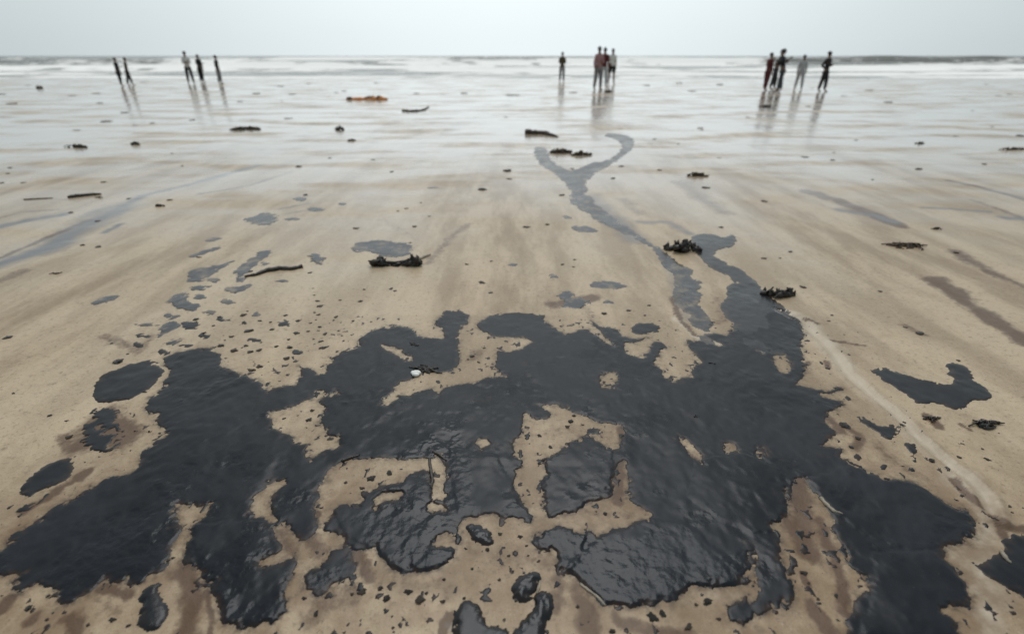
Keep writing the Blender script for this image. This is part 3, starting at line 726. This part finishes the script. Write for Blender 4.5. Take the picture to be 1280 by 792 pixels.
def clump(name, px, py, wpx, hm, mat, seed, strands=5, n=5, depth=.6, label=None, cat='debris'):
    """a low heap of weed or tarry rubbish: lumps, with stalks sticking out of it"""
    r = random.Random(seed); bm = bmesh.new()
    W = M_PER_PX(px, py) * wpx; hm = hm * .68
    m = n * 3
    for i in range(m):
        t = r.gauss(0, .24); t = max(-.42, min(.42, t))
        s = W * r.uniform(.06, .17) * (1.15 - abs(t))
        zz = hm * r.uniform(.0, .55) * (1 - 1.6 * abs(t))
        ball(bm, (t * W, r.gauss(0, .13) * W * depth, max(zz, 0)), (s, s * depth * r.uniform(.6, 1.1), hm * r.uniform(.18, .5)), seed + i, .7, 2 if i < 6 else 1)
    strands = strands * 2
    for i in range(strands):
        a = r.uniform(0, 6.28); L = W * r.uniform(.25, .5); x0, y0 = r.uniform(-.3, .3) * W, r.uniform(-.1, .1) * W
        P = []
        for k in range(6):
            q = k / 5
            P.append((x0 + math.cos(a + q * r.uniform(-.6, .6)) * L * q, y0 + math.sin(a) * L * q * .6, max(.004, hm * (.5 + r.uniform(-.15, .35)) * (1 - q * .8))))
        tube(bm, P, [W * .018 * (1 - .6 * k / 5) + .002 for k in range(6)], 5)
    o = mesh_from_bm(name, bm, mat); o.location = ground(px, py)
    return tag(o, label, cat)
def stick(name, pts, rpx, mat, label, cat='stick', lift=.5, knobs=None):
    P0 = [ground(*p) for p in pts]
    base = P0[0].copy(); bm = bmesh.new(); P = []; rad = []
    rm = M_PER_PX(*pts[len(pts) // 2]) * rpx
    n = len(P0); sub = 4
    for i in range(n - 1):
        for k in range(sub):
            P.append(P0[i].lerp(P0[i + 1], k / sub) - base); rad.append(i + k / sub)
    P.append(P0[-1] - base); rad.append(n - 1)
    rs = np.interp(rad, range(n), knobs if knobs else [1] * (n - 1) + [.6])
    r = random.Random(len(label))
    rr = [rm * v * r.uniform(.85, 1.15) for v in rs]
    P = [(p.x + r.uniform(-.2, .2) * rm, p.y + r.uniform(-.2, .2) * rm, p.z + q * lift) for p, q in zip(P, rr)]
    tube(bm, P, rr, 8)
    o = mesh_from_bm(name, bm, mat); o.location = base
    return tag(o, label, cat)

clump('seaweed_clump', 700, 191, 28, .12, WEED, 21, 6, 5, label='brown seaweed clump in the fork of the oil stream, left half', cat='seaweed')
clump('seaweed_clump', 727, 194, 26, .10, WEED, 22, 6, 4, label='brown seaweed clump in the fork of the oil stream, right half', cat='seaweed')
clump('seaweed_clump', 871, 220, 25, .10, WEED, 23, 5, 4, label='small brown seaweed heap on pale sand right of the forked stream', cat='seaweed')
clump('debris_clump', 853, 313, 44, .14, OILY, 24, 9, 7, .8, label='shaggy black debris clump lying between the two oil streams')
clump('debris_clump', 976, 370, 42, .11, OILY, 25, 4, 5, .7, label='glossy black debris lump on the right bank of the wide oil stream')
clump('seaweed_clump', 1133, 307, 44, .05, WEED, 26, 10, 7, .5, label='flat olive brown seaweed clump alone on the right-hand sand', cat='seaweed')
clump('debris_clump', 1232, 530, 40, .035, OILY, 27, 3, 4, .6, label='black oily clump under the duck shaped pool')
clump('debris_clump', 1166, 524, 24, .018, OILY, 28, 3, 4, .6, label='crumbled brown clump below the duck shaped pool near the groove')
clump('driftwood', 307, 162, 36, .13, WEED, 29, 5, 6, .4, label='long low brown debris heap on wet sand at left', cat='driftwood')
clump('debris_clump', 425, 162, 13, .14, OILY, 30, 2, 3, .5, label='small dark lump above the pair of flat stones')
clump('debris_clump', 441, 176, 14, .06, OILY, 31, 1, 3, .5, label='small flat dark lump on wet sand, right of the low heap')
clump('debris_clump', 96, 184, 26, .10, WOOD, 32, 2, 4, .4, label='flat dark debris at the edge of the wet sand, far left')
clump('debris_clump', 170, 181, 14, .10, WOOD, 33, 3, 3, .4, label='small dark scrap right of the flat debris on the left')
clump('seaweed_clump', 761, 116, 12, .22, WEED, 34, 2, 3, .5, label='dark lump at the feet of the middle group of people', cat='seaweed')
clump('debris_clump', 50, 111, 10, .25, OILY, 36, 2, 3, .5, label='dark lump on the wet sand left of the two dark figures')
clump('debris_clump', 957, 134, 20, .12, OILY, 37, 2, 4, .4, label='dark flat debris on the mirror-wet sand before the right group')
clump('debris_clump', 1150, 179, 12, .07, OILY, 38, 2, 3, .4, label='small dark debris far right on the wet sand')
clump('debris_clump', 1268, 187, 30, .07, WOOD, 39, 2, 4, .3, label='flat brown debris at the right edge of the photo')
clump('debris_clump', 1170, 286, 13, .04, OILY, 40, 1, 3, .5, label='small black lump above right of the olive seaweed')
clump('debris_clump', 199, 258, 13, .05, OILY, 41, 1, 3, .5, label='small dark lump below the grey wet channel at left')
clump('debris_clump', 70, 342, 14, .02, WOOD, 42, 1, 3, .5, label='flat dark scrap on bare sand at far left')
clump('debris_clump', 124, 287 - 40, 10, .03, OILY, 43, 0, 3, .5, label='dark scrap right at the tip of the black stick')
clump('debris_clump', 518, 431, 16, .014, OILY, 44, 3, 3, .6, label='black scrap on the upper arm of the slick')
clump('debris_clump', 531, 462, 34, .020, OILY, 45, 8, 5, .5, label='black tangled debris beside the white shell in the slick')
clump('debris_clump', 186, 539, 7, .012, OILY, 46, 0, 2, .5, label='black crumb, right of two, on the sand inlet at left')
clump('debris_clump', 170, 539, 6, .010, OILY, 47, 0, 2, .5, label='black crumb, left of two, on the sand inlet at left')
clump('debris_clump', 892, 455, 9, .012, OILY, 48, 1, 2, .6, label='black crumb standing in the slick, upper of two')
clump('debris_clump', 870, 522, 9, .012, OILY, 49, 1, 2, .6, label='black crumb standing in the slick, lower of two')

# the orange bundle far out on the wet sand
bm = bmesh.new(); W = M_PER_PX(456, 125)
for k_ in range(11):
    t_ = k_ / 10
    ball(bm, ((-20 + 44 * t_) * W, .05 * math.sin(k_ * 1.7), .03), (.11, .09 + .03 * math.sin(k_ * 2.3), .045 + .03 * t_ + .015 * math.sin(k_ * 2.9)), 3 + k_, .5)
o = mesh_from_bm('cloth_bundle', bm, ORANGE); o.location = ground(456, 125)
tag(o, 'orange cloth bundle dropped on the wet sand, left of centre', 'bundle')
for c_, r_, q_ in (((-18.5 * W, -.05, .06), (.10, .08, .05), 7), ((8 * W, -.03, .09), (.17, .07, .05), 8), ((18 * W, -.01, .10), (.08, .06, .04), 9)):
    bm = bmesh.new(); ball(bm, c_, r_, q_, .4)
    mesh_from_bm('tar_smear', bm, OILY, o)

stick('driftwood', [(657, 167), (666, 167.5), (680, 168), (687, 169.5), (698, 171.5)], 3.0, WOOD, 'thick dark driftwood stick above the seaweed in the stream fork', 'driftwood', knobs=[1.3, 1.1, 1.1, .8, .3])
stick('driftwood', [(503, 138.8), (512, 139.5), (524, 139), (531, 137.6), (536, 134)], 1.3, WOOD, 'thin curved stick like a smile on the wet sand', 'driftwood')
stick('driftwood', [(85, 248), (96, 246.5), (108, 245), (127, 243)], 2.4, OILY, 'black straight stick on the sand at far left', 'driftwood', knobs=[.7, 1.2, 1.0, .5])
stick('driftwood', [(30, 250), (48, 249), (66, 248)], .8, WOOD, 'faint thin twig left of the black straight stick', 'driftwood')
bm = bmesh.new(); W = M_PER_PX(494, 331); r = random.Random(9)
for cx_, sx_, h_, n_ in ((-20, 7, .050, 7), (20, 8, .062, 8), (27, 5, .035, 4), (0, 14, .018, 8)):
    for k_ in range(n_):
        ball(bm, ((cx_ + r.uniform(-1, 1) * sx_) * W, r.uniform(-.02, .02), h_ * r.uniform(.15, .7)), (W * r.uniform(3, 6), .022 * r.uniform(.7, 1.4), h_ * r.uniform(.35, .6)), 300 + k_ + cx_, .9, 2)
tube(bm, [(-26 * W, 0, .02), (-12 * W, .004, .022), (0, -.004, .020), (12 * W, 0, .026), (24 * W, .01, .035)], [.020, .013, .011, .014, .018], 8)
o = mesh_from_bm('driftwood', bm, OILY); o.location = ground(494, 332)
tag(o, 'black ragged scrap with thick ends and thin waist, shaped like a bone', 'driftwood')
stick('twig', [(523, 326), (530, 322.5), (538, 319)], 2.2, TWIG, 'grey twig end sticking out right of the bone shaped stick', 'twig', knobs=[1, .8, .5])
stick('driftwood', [(306, 347), (320, 345), (334, 340), (350, 337.5), (366, 338), (378, 335)], 2.6, OILY, 'thin dark bent stick among the grey puddles at left', 'driftwood', knobs=[.6, .9, 1.1, 1.2, .9, 1.2])
stick('twig', [(537, 575), (539, 590), (541, 602), (539, 612)], 2.0, OILY, 'black twig lying down the sandy gap in the slick', 'twig')
stick('twig', [(427, 577), (438, 573), (450, 569.5)], 2.0, OILY, 'black twig along the upper rim of the central gap', 'twig')
stick('twig', [(541, 566), (550, 570), (558, 577)], 2.0, OILY, 'short black twig right of the central gap', 'twig')
stick('twig', [(1025, 624), (1032, 632), (1040, 640), (1052, 644)], 2.3, TWIG, 'pale thin twig lying in the oil at right', 'twig')
stick('twig', [(725, 730), (735, 738), (748, 748), (757, 758)], 1.7, TWIG, 'pale thin twig against the lower rim of the slick', 'twig')
stick('twig', [(671, 742), (674, 734), (675, 726)], 1.6, TWIG, 'short pale twig stuck between the two tar lumps', 'twig')
stick('twig', [(1251, 689), (1257, 697), (1263, 704)], 2.6, TWIG, 'short pale twig in the oil pool at the right edge', 'twig')

# the white shell lying in the slick
bm = bmesh.new(); W = M_PER_PX(520, 467)
for r_ in range(7):
    a = -.9 + r_ * .3
    ball(bm, (math.sin(a) * 4.6 * W, math.cos(a) * 3.2 * W - .006, .010), (3.0 * W, 3.4 * W, .009), 60 + r_, .12, 2)
ball(bm, (0, -.012, .010), (5 * W, 3.5 * W, .010), 70, .12)
o = mesh_from_bm('shell', bm, PALE); o.location = ground(520, 468)
tag(o, 'small white shell on the oil near the middle of the slick', 'shell')

# ------------------------------------------------------------------ tar balls: crumbs and drops strewn over the sand
proto = []; proto_far = []
for k in range(6):
    bm = bmesh.new()
    ball(bm, (0, 0, .22), (1, .85 + .1 * (k % 3), .55), 80 + k, .55, 2)
    if k % 2: ball(bm, (.8, .3, .10), (.6, .5, .35), 90 + k, .5, 1)
    me = bpy.data.meshes.new('tar_ball'); bm.to_mesh(me); bm.free()
    for p in me.polygons: p.use_smooth = True
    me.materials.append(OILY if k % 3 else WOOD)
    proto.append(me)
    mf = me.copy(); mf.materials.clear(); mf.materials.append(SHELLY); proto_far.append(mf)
crumbs = [  # x, y, radius in photo pixels: measured
 (304,394,6),(305,404,6),(311,414,7),(289,421,5),(267,408,4),(276,432,7),(293,438,8),(307,432,4),(313,440,6),(314,463,7),(245,400,7),(147,453,9),(160,443,3),(140,430,3),
 (324,438,6),(324,458,7),(362,434,7),(345,433,4),(358,448,7),(403,435,6),(401,427,4),(388,404,3),(340,412,6),(338,403,3),(385,414,4),(400,383,5),(420,396,4),(393,391,3),(464,402,3),(441,401,3),(423,413,3),
 (494,364,3),(489,302,1),(508,261,4),(526,254,3),(536,271,3),(518,284,5),(602,353,6),(613,365,4),(583,330,4),(614,326,4),(602,237,7),(634,214,7),(445,286,5),(489,361,4),(455,362,3),(425,375,4),(450,376,5),
 (755,392,6),(786,389,4),(806,395,3),(811,383,4),(703,331,5),(718,325,3),(684,281,5),(658,284,6),(702,244,4),(715,211,3),(766,223,5),(776,208,4),(824,213,4),(882,235,5),(955,252,5),(899,197,3),(877,162,4),(818,174,3),(776,161,3),
 (955,323,5),(988,314,4),(1003,358,6),(1195,315,6),(1100,363,4),(975,322,3),(1149,211,5),(1041,200,4),(1006,196,5),(1042,191,3),
 (12,210,3),(10,217,3),(29,229,3),(2,229,3),(129,228,4),(88,265,5),(160,248,3),(212,250,4),(122,276,4),(123,308,6),(103,306,5),(215,192,3),(373,208,5),(412,197,3),(466,199,3),(382,244,4),(17,492,4),(62,520,5),(10,422,7),(86,546,7),(83,526,3),
 (590,446,5),(598,453,4),(585,450,3),(605,435,3),(390,512,5),(386,524,5),(355,523,3),(372,519,2),(713,527,7),(717,520,4),(709,534,5),(674,545,4),(688,559,4),(728,531,3),(679,575,5),(674,579,4),
 (432,602,4),(464,598,7),(487,592,6),(452,610,5),(535,684,3),(609,688,4),(624,725,4),(636,695,3),(641,715,3),(452,740,8),(483,748,9),(475,735,5),(525,750,10),(510,740,7),(533,742,4),(553,752,5),(490,770,3),(491,784,3),(440,742,4),(380,748,4),(395,766,5),(430,790,3),(555,725,4),(590,712,3),(625,668,5),
 (582,687,3),(658,683,3),(673,702,4),(660,695,3),(756,643,4),(745,640,2),(815,773,9),(828,768,7),(860,785,9),(765,790,8),(884,752,8),(870,756,4),(650,672,4),(730,618,6),(757,614,6),
 (1045,592,3),(1165,576,7),(1199,571,5),(1234,574,5),(1228,561,3),(1262,633,4),(1265,640,3),(1244,651,5),(1010,730,4),(1004,718,6),(1045,745,4),(1022,750,4),(1063,560,6),(1055,533,9),(1072,548,6),(1108,600,4),(1150,416,8),(1132,408,4),(1040,393,4),(1036,400,3),(1198,450,4),(1035,460,4),(1127,533,4),(1132,526,4),
 (470,415,2),(560,640,4),(210,700,4),(216,697,3),(210,682,3),(520,700,3),(60,745,5),(35,760,6),(110,780,5),(140,774,6),(160,781,4),(20,700,3),
 (1085,98,4),(716,116,6),(808,107,6),(640,119,8),(580,117,6),(552,117,4),(520,117,6),(470,104,4),(430,114,4),(90,120,5),(125,129,5),(155,141,6),(190,154,5),(132,152,8),(120,117,6),(300,127,6),(320,117,6),(350,108,6),(365,118,6),(385,105,4),(420,116,4),(360,148,5),(300,95,4),(180,103,5),(3,118,6),(34,107,4),(15,130,8),(95,163,4),(240,150,4),(1248,120,4),(1262,118,4),(1086,113,6),(1110,128,7),(1055,120,4),(900,106,6),(865,114,6),(848,104,7),(875,160,5),(1240,158,3),(1195,170,3),(1275,170,6),(1010,133,4),(1230,205,4),(1070,175,3),
]
r = random.Random(11)
placed = [(x, y, s) for x, y, s in crumbs]
tries = 0
def rnd_ok(x, y):
    return not (170 < x < 1230 and y > 470)
while len(placed) < 292 and tries < 4000:
    tries += 1
    zone = r.random()
    if zone < .45: x, y, s = r.gauss(360, 55), r.gauss(415, 38), r.uniform(1.3, 3.2)
    elif zone < .8: x, y, s = r.uniform(0, 1280), 105 + 260 * r.random() ** 1.6, r.uniform(1.3, 3.0)
    else: x, y, s = r.uniform(380, 900), r.uniform(690, 790), r.uniform(1.6, 3.6)
    if zone < .8 and not rnd_ok(x, y): continue
    if 0 < x < 1280 and y < 790: placed.append((x, y, s))
for i, (x, y, s) in enumerate(placed):
    if i < len(crumbs): s = s * (.62 if y > 250 else .8)
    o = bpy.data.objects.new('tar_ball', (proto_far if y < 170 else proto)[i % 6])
    col.objects.link(o)
    g = ground(x, y); m = M_PER_PX(x, y) * s
    flat = .42 if y > 200 else .26
    o.location = g; o.scale = (m, m * r.uniform(.7, 1.1), m * flat * (1 if y > 130 else .8)); o.rotation_euler = (0, 0, r.uniform(-.9, .9))
    if y < 140: lb, gp = 'small grey lump on the mirror-wet sand near the people', 'lumps on the mirror-wet sand'
    elif y < 300 and x < 640: lb, gp = 'small dark crumb on the middle-distance sand, left of the forked oil stream', 'crumbs left of the forked stream'
    elif y < 300: lb, gp = 'small dark crumb on the middle-distance sand, right half of the beach', 'crumbs on the right half of the beach'
    elif y < 475 and x < 500: lb, gp = 'small tar ball in the dense scatter above the left half of the slick', 'tar balls above the left half of the slick'
    elif y < 475: lb, gp = 'small tar ball on the bare sand above the right half of the slick', 'tar balls above the right half of the slick'
    elif x > 980: lb, gp = 'small tar ball on the sand along the right flank of the slick', 'tar balls along the right flank'
    elif x < 300: lb, gp = 'small tar ball on the sand along the left flank of the slick', 'tar balls along the left flank'
    elif y > 670: lb, gp = 'small tar ball on the brown sand along the bottom edge', 'tar balls along the bottom edge'
    else: lb, gp = 'small tar ball in a sandy gap inside the slick', 'tar balls inside the gaps of the slick'
    tag(o, lb, 'tar ball', gp)

# ------------------------------------------------------------------ people standing on the wet sand
def cloth(name, c, rough=.8):
    m, n, l, b = new_mat(name)
    oc = n.new('ShaderNodeTexCoord').outputs['Object']
    f = noise(n, l, oc, 9, 4)
    l.new(mixc(n, l, f, tuple(v * .75 for v in c), tuple(min(1, v * 1.2) for v in c)), b.inputs['Base Color'])
    b.inputs['Roughness'].default_value = rough
    bump(n, l, f, .4, .02, b)
    return m
C = {k: cloth(k + '_cloth', v) for k, v in dict(black=(.012, .012, .014), charcoal=(.03, .03, .033), white=(.66, .66, .64), darkred=(.085, .010, .013), red=(.36, .06, .07), brown=(.075, .058, .032), grey=(.20, .20, .205), palegrey=(.42, .43, .44), slate=(.045, .055, .06), pink=(.36, .20, .21)).items()}
SKIN = cloth('brown_skin', (.17, .095, .06), .55)
HAIR = cloth('black_hair', (.008, .007, .006), .6)

def skin_mesh(verts, edges, name, mat, parent, extra=None, sub=2):
    me = bpy.data.meshes.new(name)
    me.from_pydata([v[:3] for v in verts], edges, [])
    ob = bpy.data.objects.new('tmp', me); col.objects.link(ob)
    ob.modifiers.new('s', 'SKIN'); sb = ob.modifiers.new('b', 'SUBSURF'); sb.levels = sub; sb.render_levels = sub
    sv = me.skin_vertices[0].data
    for i, v in enumerate(verts):
        rr = v[3] if isinstance(v[3], tuple) else (v[3], v[3])
        sv[i].radius = rr; sv[i].use_root = (i == 0)
    dg = bpy.context.evaluated_depsgraph_get()
    nm = bpy.data.meshes.new_from_object(ob.evaluated_get(dg))
    bpy.data.objects.remove(ob, do_unlink=True)
    bm = bmesh.new(); bm.from_mesh(nm)
    if extra: extra(bm)
    o = mesh_from_bm(name, bm, mat, parent)
    return o

def person(px, py, top_py, face, label, shirt, legs, hair=True, cap=None, lean=0., arms=('down', 'down'), stride=.06, shorts=False, legmat=None, scale=None, long=True, look=0., seat=0.):
    base = ground(px, py)
    # standing height from the head's place in the photograph
    if scale is None:
        d = math.hypot(base.x, base.y)
        hx, hy = (396 - top_py) / FPX, 0
        dy = (396 - top_py) / FPX
        ang = (-_sp + dy * _cp) / (_cp + dy * _sp)
        htop = CAM_H + ang * base.y
        scale = max(.78, min(1.12, htop / 1.72))
    root = bpy.data.objects.new('person', None); col.objects.link(root)
    root.location = base; root.rotation_euler = (0, 0, face); root.scale = (scale,) * 3
    tag(root, label, 'person', 'people standing on the wet sand')
    la = lean
    def tor(z, x=0., yy=0.):      # torso leans forward (-y) from the hips
        dz = z - .92
        return (x, yy - math.sin(la) * dz, .92 + math.cos(la) * dz)
    V = [(*tor(.93), (.135, .10)), (*tor(1.10), (.125, .092)), (*tor(1.27), (.145, .102)), (*tor(1.40), (.10, .08)), (*tor(1.49), .052), (*tor(1.55), .055), (*tor(1.62), (.075, .09)), (*tor(1.69), (.062, .075))]
    E = [(0, 1), (1, 2), (2, 3), (3, 4), (4, 5), (5, 6), (6, 7)]
    hands = []
    arm_i = {}
    for s, pose in ((-1, arms[0]), (1, arms[1])):
        sh = tor(1.40, s * .150)
        if pose == 'down': el = (sh[0] + s * .05, sh[1] + .03, sh[2] - .28); wr = (el[0] + s * .01, el[1] - .06, el[2] - .25)
        elif pose == 'hip': el = (sh[0] + s * .15, sh[1] + .10, sh[2] - .24); wr = (el[0] - s * .16, el[1] - .12, el[2] - .16)
        elif pose == 'fold': el = (sh[0] + s * .05, sh[1] - .02, sh[2] - .27); wr = (el[0] - s * .19, el[1] - .20, el[2] + .05)
        else: el = (sh[0] + s * .07, sh[1] - .16, sh[2] - .19); wr = (el[0] - s * .06, el[1] - .17, el[2] + .13)   # up to the face
        i0 = len(V)
        V += [(*sh, .062), (*el, .044), (*wr, .030)]
        E += [(3, i0), (i0, i0 + 1), (i0 + 1, i0 + 2)]
        arm_i[s] = i0; hands.append((s, el, wr))
    leg_i = {}
    for s in (-1, 1):
        off = stride * s
        i0 = len(V)
        V += [(s * .095, 0, .86, .088), (s * (.105 + abs(stride) * .3), -off * .7 - .015, .48, .062), (s * (.115 + abs(stride) * .5), -off * 1.2 + .02, .09, .040), (s * (.125 + abs(stride) * .5), -off * 1.2 - .06, .035, .035), (s * (.135 + abs(stride) * .5), -off * 1.2 - .15, .022, .026)]
        E += [(0, i0), (i0, i0 + 1), (i0 + 1, i0 + 2), (i0 + 2, i0 + 3), (i0 + 3, i0 + 4)]
        leg_i[s] = i0
    hc = tor(1.635)
    def extra(bm):
        # face: nose, ears, chin; hands with five fingers
        ball(bm, (hc[0], hc[1] - .098, hc[2] - .01), (.013, .020, .022), 1, .05, 1)
        ball(bm, (hc[0], hc[1] - .060, hc[2] - .085), (.035, .030, .025), 1, .05, 1)
        for s in (-1, 1):
            ball(bm, (hc[0] + s * .078, hc[1] + .005, hc[2] - .01), (.010, .018, .030), 2, .05, 1)
            ball(bm, (hc[0] + s * .030, hc[1] - .080, hc[2] + .018), (.013, .009, .007), 2, .02, 1)
        ball(bm, (hc[0], hc[1] - .083, hc[2] - .052), (.024, .010, .006), 3, .02, 1)
        for s, el, wr in hands:
            d = (Vector(wr) - Vector(el)).normalized(); w = Vector(wr)
            side = d.cross(Vector((1, 0, 0)))
            side = Vector((0, -1, 0)) if side.length < .2 else side.normalized()
            p = w + d * .05
            ball(bm, p, (.026, .036, .048), 4, .05, 1)
            for k, L in enumerate((.070, .080, .074, .058)):
                b0 = p + d * .035 + side * (-.027 + .018 * k)
                tube(bm, [b0, b0 + d * L * .5 + Vector((-s * .006, 0, 0)), b0 + d * L + Vector((-s * .022, 0, 0))], [.009, .008, .006], 5)
            b0 = p - d * .01 + side * -.034
            tube(bm, [b0, b0 + d * .03 + side * -.018, b0 + d * .06 + side * -.016], [.010, .009, .007], 5)
    skin_mesh(V, E, 'body', SKIN, root, extra)
    g = .016
    def fat(i, k=g, mul=1.0):
        v = V[i]; rr = v[3] if isinstance(v[3], tuple) else (v[3], v[3])
        return (*v[:3], ((rr[0] + k) * mul, (rr[1] + k) * mul))
    # shirt: trunk and sleeves
    SV = [fat(1), fat(0, g + .004), fat(2), fat(3), (*tor(1.46), .070)]
    SV[1] = (*tor(.86), (.160, .122))
    SE = [(0, 1), (0, 2), (2, 3), (3, 4)]
    for s in (-1, 1):
        a = arm_i[s]; j = len(SV)
        e = Vector(V[a + 1][:3]); w = Vector(V[a + 2][:3]); end = e.lerp(w, .85) if long else Vector(V[a][:3]).lerp(e, .8)
        SV += [fat(a), fat(a + 1, .014)] if long else [fat(a)]
        SV.append((*end, .046 if long else .066))
        if long: SE += [(3, j), (j, j + 1), (j + 1, j + 2)]
        else: SE += [(3, j), (j, j + 1)]
    skin_mesh(SV, SE, 'shirt', C[shirt], root)
    # trousers or shorts
    TV = [(*tor(.95), (.148, .112))]; TE = []
    for s in (-1, 1):
        a = leg_i[s]; j = len(TV)
        if shorts:
            h = Vector(V[a][:3]); k = Vector(V[a + 1][:3]); e = h.lerp(k, .85)
            TV += [fat(a, .022), (*e, .098)]; TE += [(0, j), (j, j + 1)]
        else:
            an = Vector(V[a + 2][:3])
            TV += [fat(a, .020), fat(a + 1, .026), (an.x, an.y, .11, .066)]; TE += [(0, j), (j, j + 1), (j + 1, j + 2)]
    skin_mesh(TV, TE, 'shorts' if shorts else 'trousers', C[legs], root)
    bm = bmesh.new()
    ball(bm, (hc[0], hc[1] + .018, hc[2] + .045), (.088, .100, .085), 5, .12, 2)
    mesh_from_bm('hair', bm, HAIR, root)
    if cap:
        bm = bmesh.new()
        ball(bm, (hc[0], hc[1], hc[2] + .075), (.100, .112, .070), 6, .03, 2)
        ball(bm, (hc[0], hc[1] - .12, hc[2] + .055), (.075, .075, .012), 6, .02, 2)
        mesh_from_bm('cap', bm, C[cap], root)
    return root

person(152.5, 108, 73, 2.6, 'person in all black clothes, leftmost figure on the beach', 'black', 'black', lean=.06, arms=('down', 'fold'))
person(163.5, 107, 77, 2.2, 'person in dark brown shirt and black trousers right of the leftmost figure', 'brown', 'black', lean=.12, stride=.12)
person(239.5, 105, 65.5, .5, 'person in white shirt, black trousers and dark cap at left', 'white', 'black', cap='charcoal', arms=('fold', 'fold'), stride=.05)
person(253.5, 103.5, 69, 2.9, 'person in black, bent a little, beside the white-shirted one', 'black', 'black', lean=.10, arms=('down', 'fold'), stride=.03)
person(276, 105, 70, 1.7, 'slim person in charcoal, rightmost of the left group', 'charcoal', 'grey', lean=.03, stride=.03)
person(702, 103, 66, 2.9, 'person in brown top and grey trousers standing alone near the centre', 'brown', 'grey', arms=('fold', 'fold'), stride=.02)
person(746.5, 113, 59.5, .4, 'person in pink top and grey trousers in the middle group', 'pink', 'grey', arms=('down', 'fold'), stride=.04)
person(753.5, 109.5, 60.5, 3.0, 'person in dark red shirt and pale trousers in the middle group', 'darkred', 'palegrey', arms=('down', 'hip'), stride=.05)
person(763.5, 105.5, 62, .2, 'person in white shirt and black shorts with bare legs', 'white', 'black', shorts=True, long=False, arms=('down', 'down'), stride=.05)
person(955.5, 113.5, 67, 1.9, 'person in dark red clothes, leftmost of the right group', 'darkred', 'darkred', lean=.05, arms=('down', 'fold'), stride=.10)
person(965, 112.5, 61.5, 1.2, 'person in black leaning forward inside the right group', 'black', 'charcoal', lean=.28, arms=('up', 'fold'), stride=.08)
person(973, 115, 62, 4.6, 'person in black jacket and slate trousers bending towards the right group', 'black', 'slate', lean=.24, arms=('fold', 'up'), stride=.10)
person(997, 112.5, 69.5, 2.7, 'person in pale grey clothes walking behind the right group', 'palegrey', 'palegrey', lean=.04, stride=.10)
person(1026.5, 115, 65.5, .6, 'person in black clothes, rightmost figure standing apart', 'black', 'black', lean=-.02, arms=('hip', 'fold'), stride=.06)
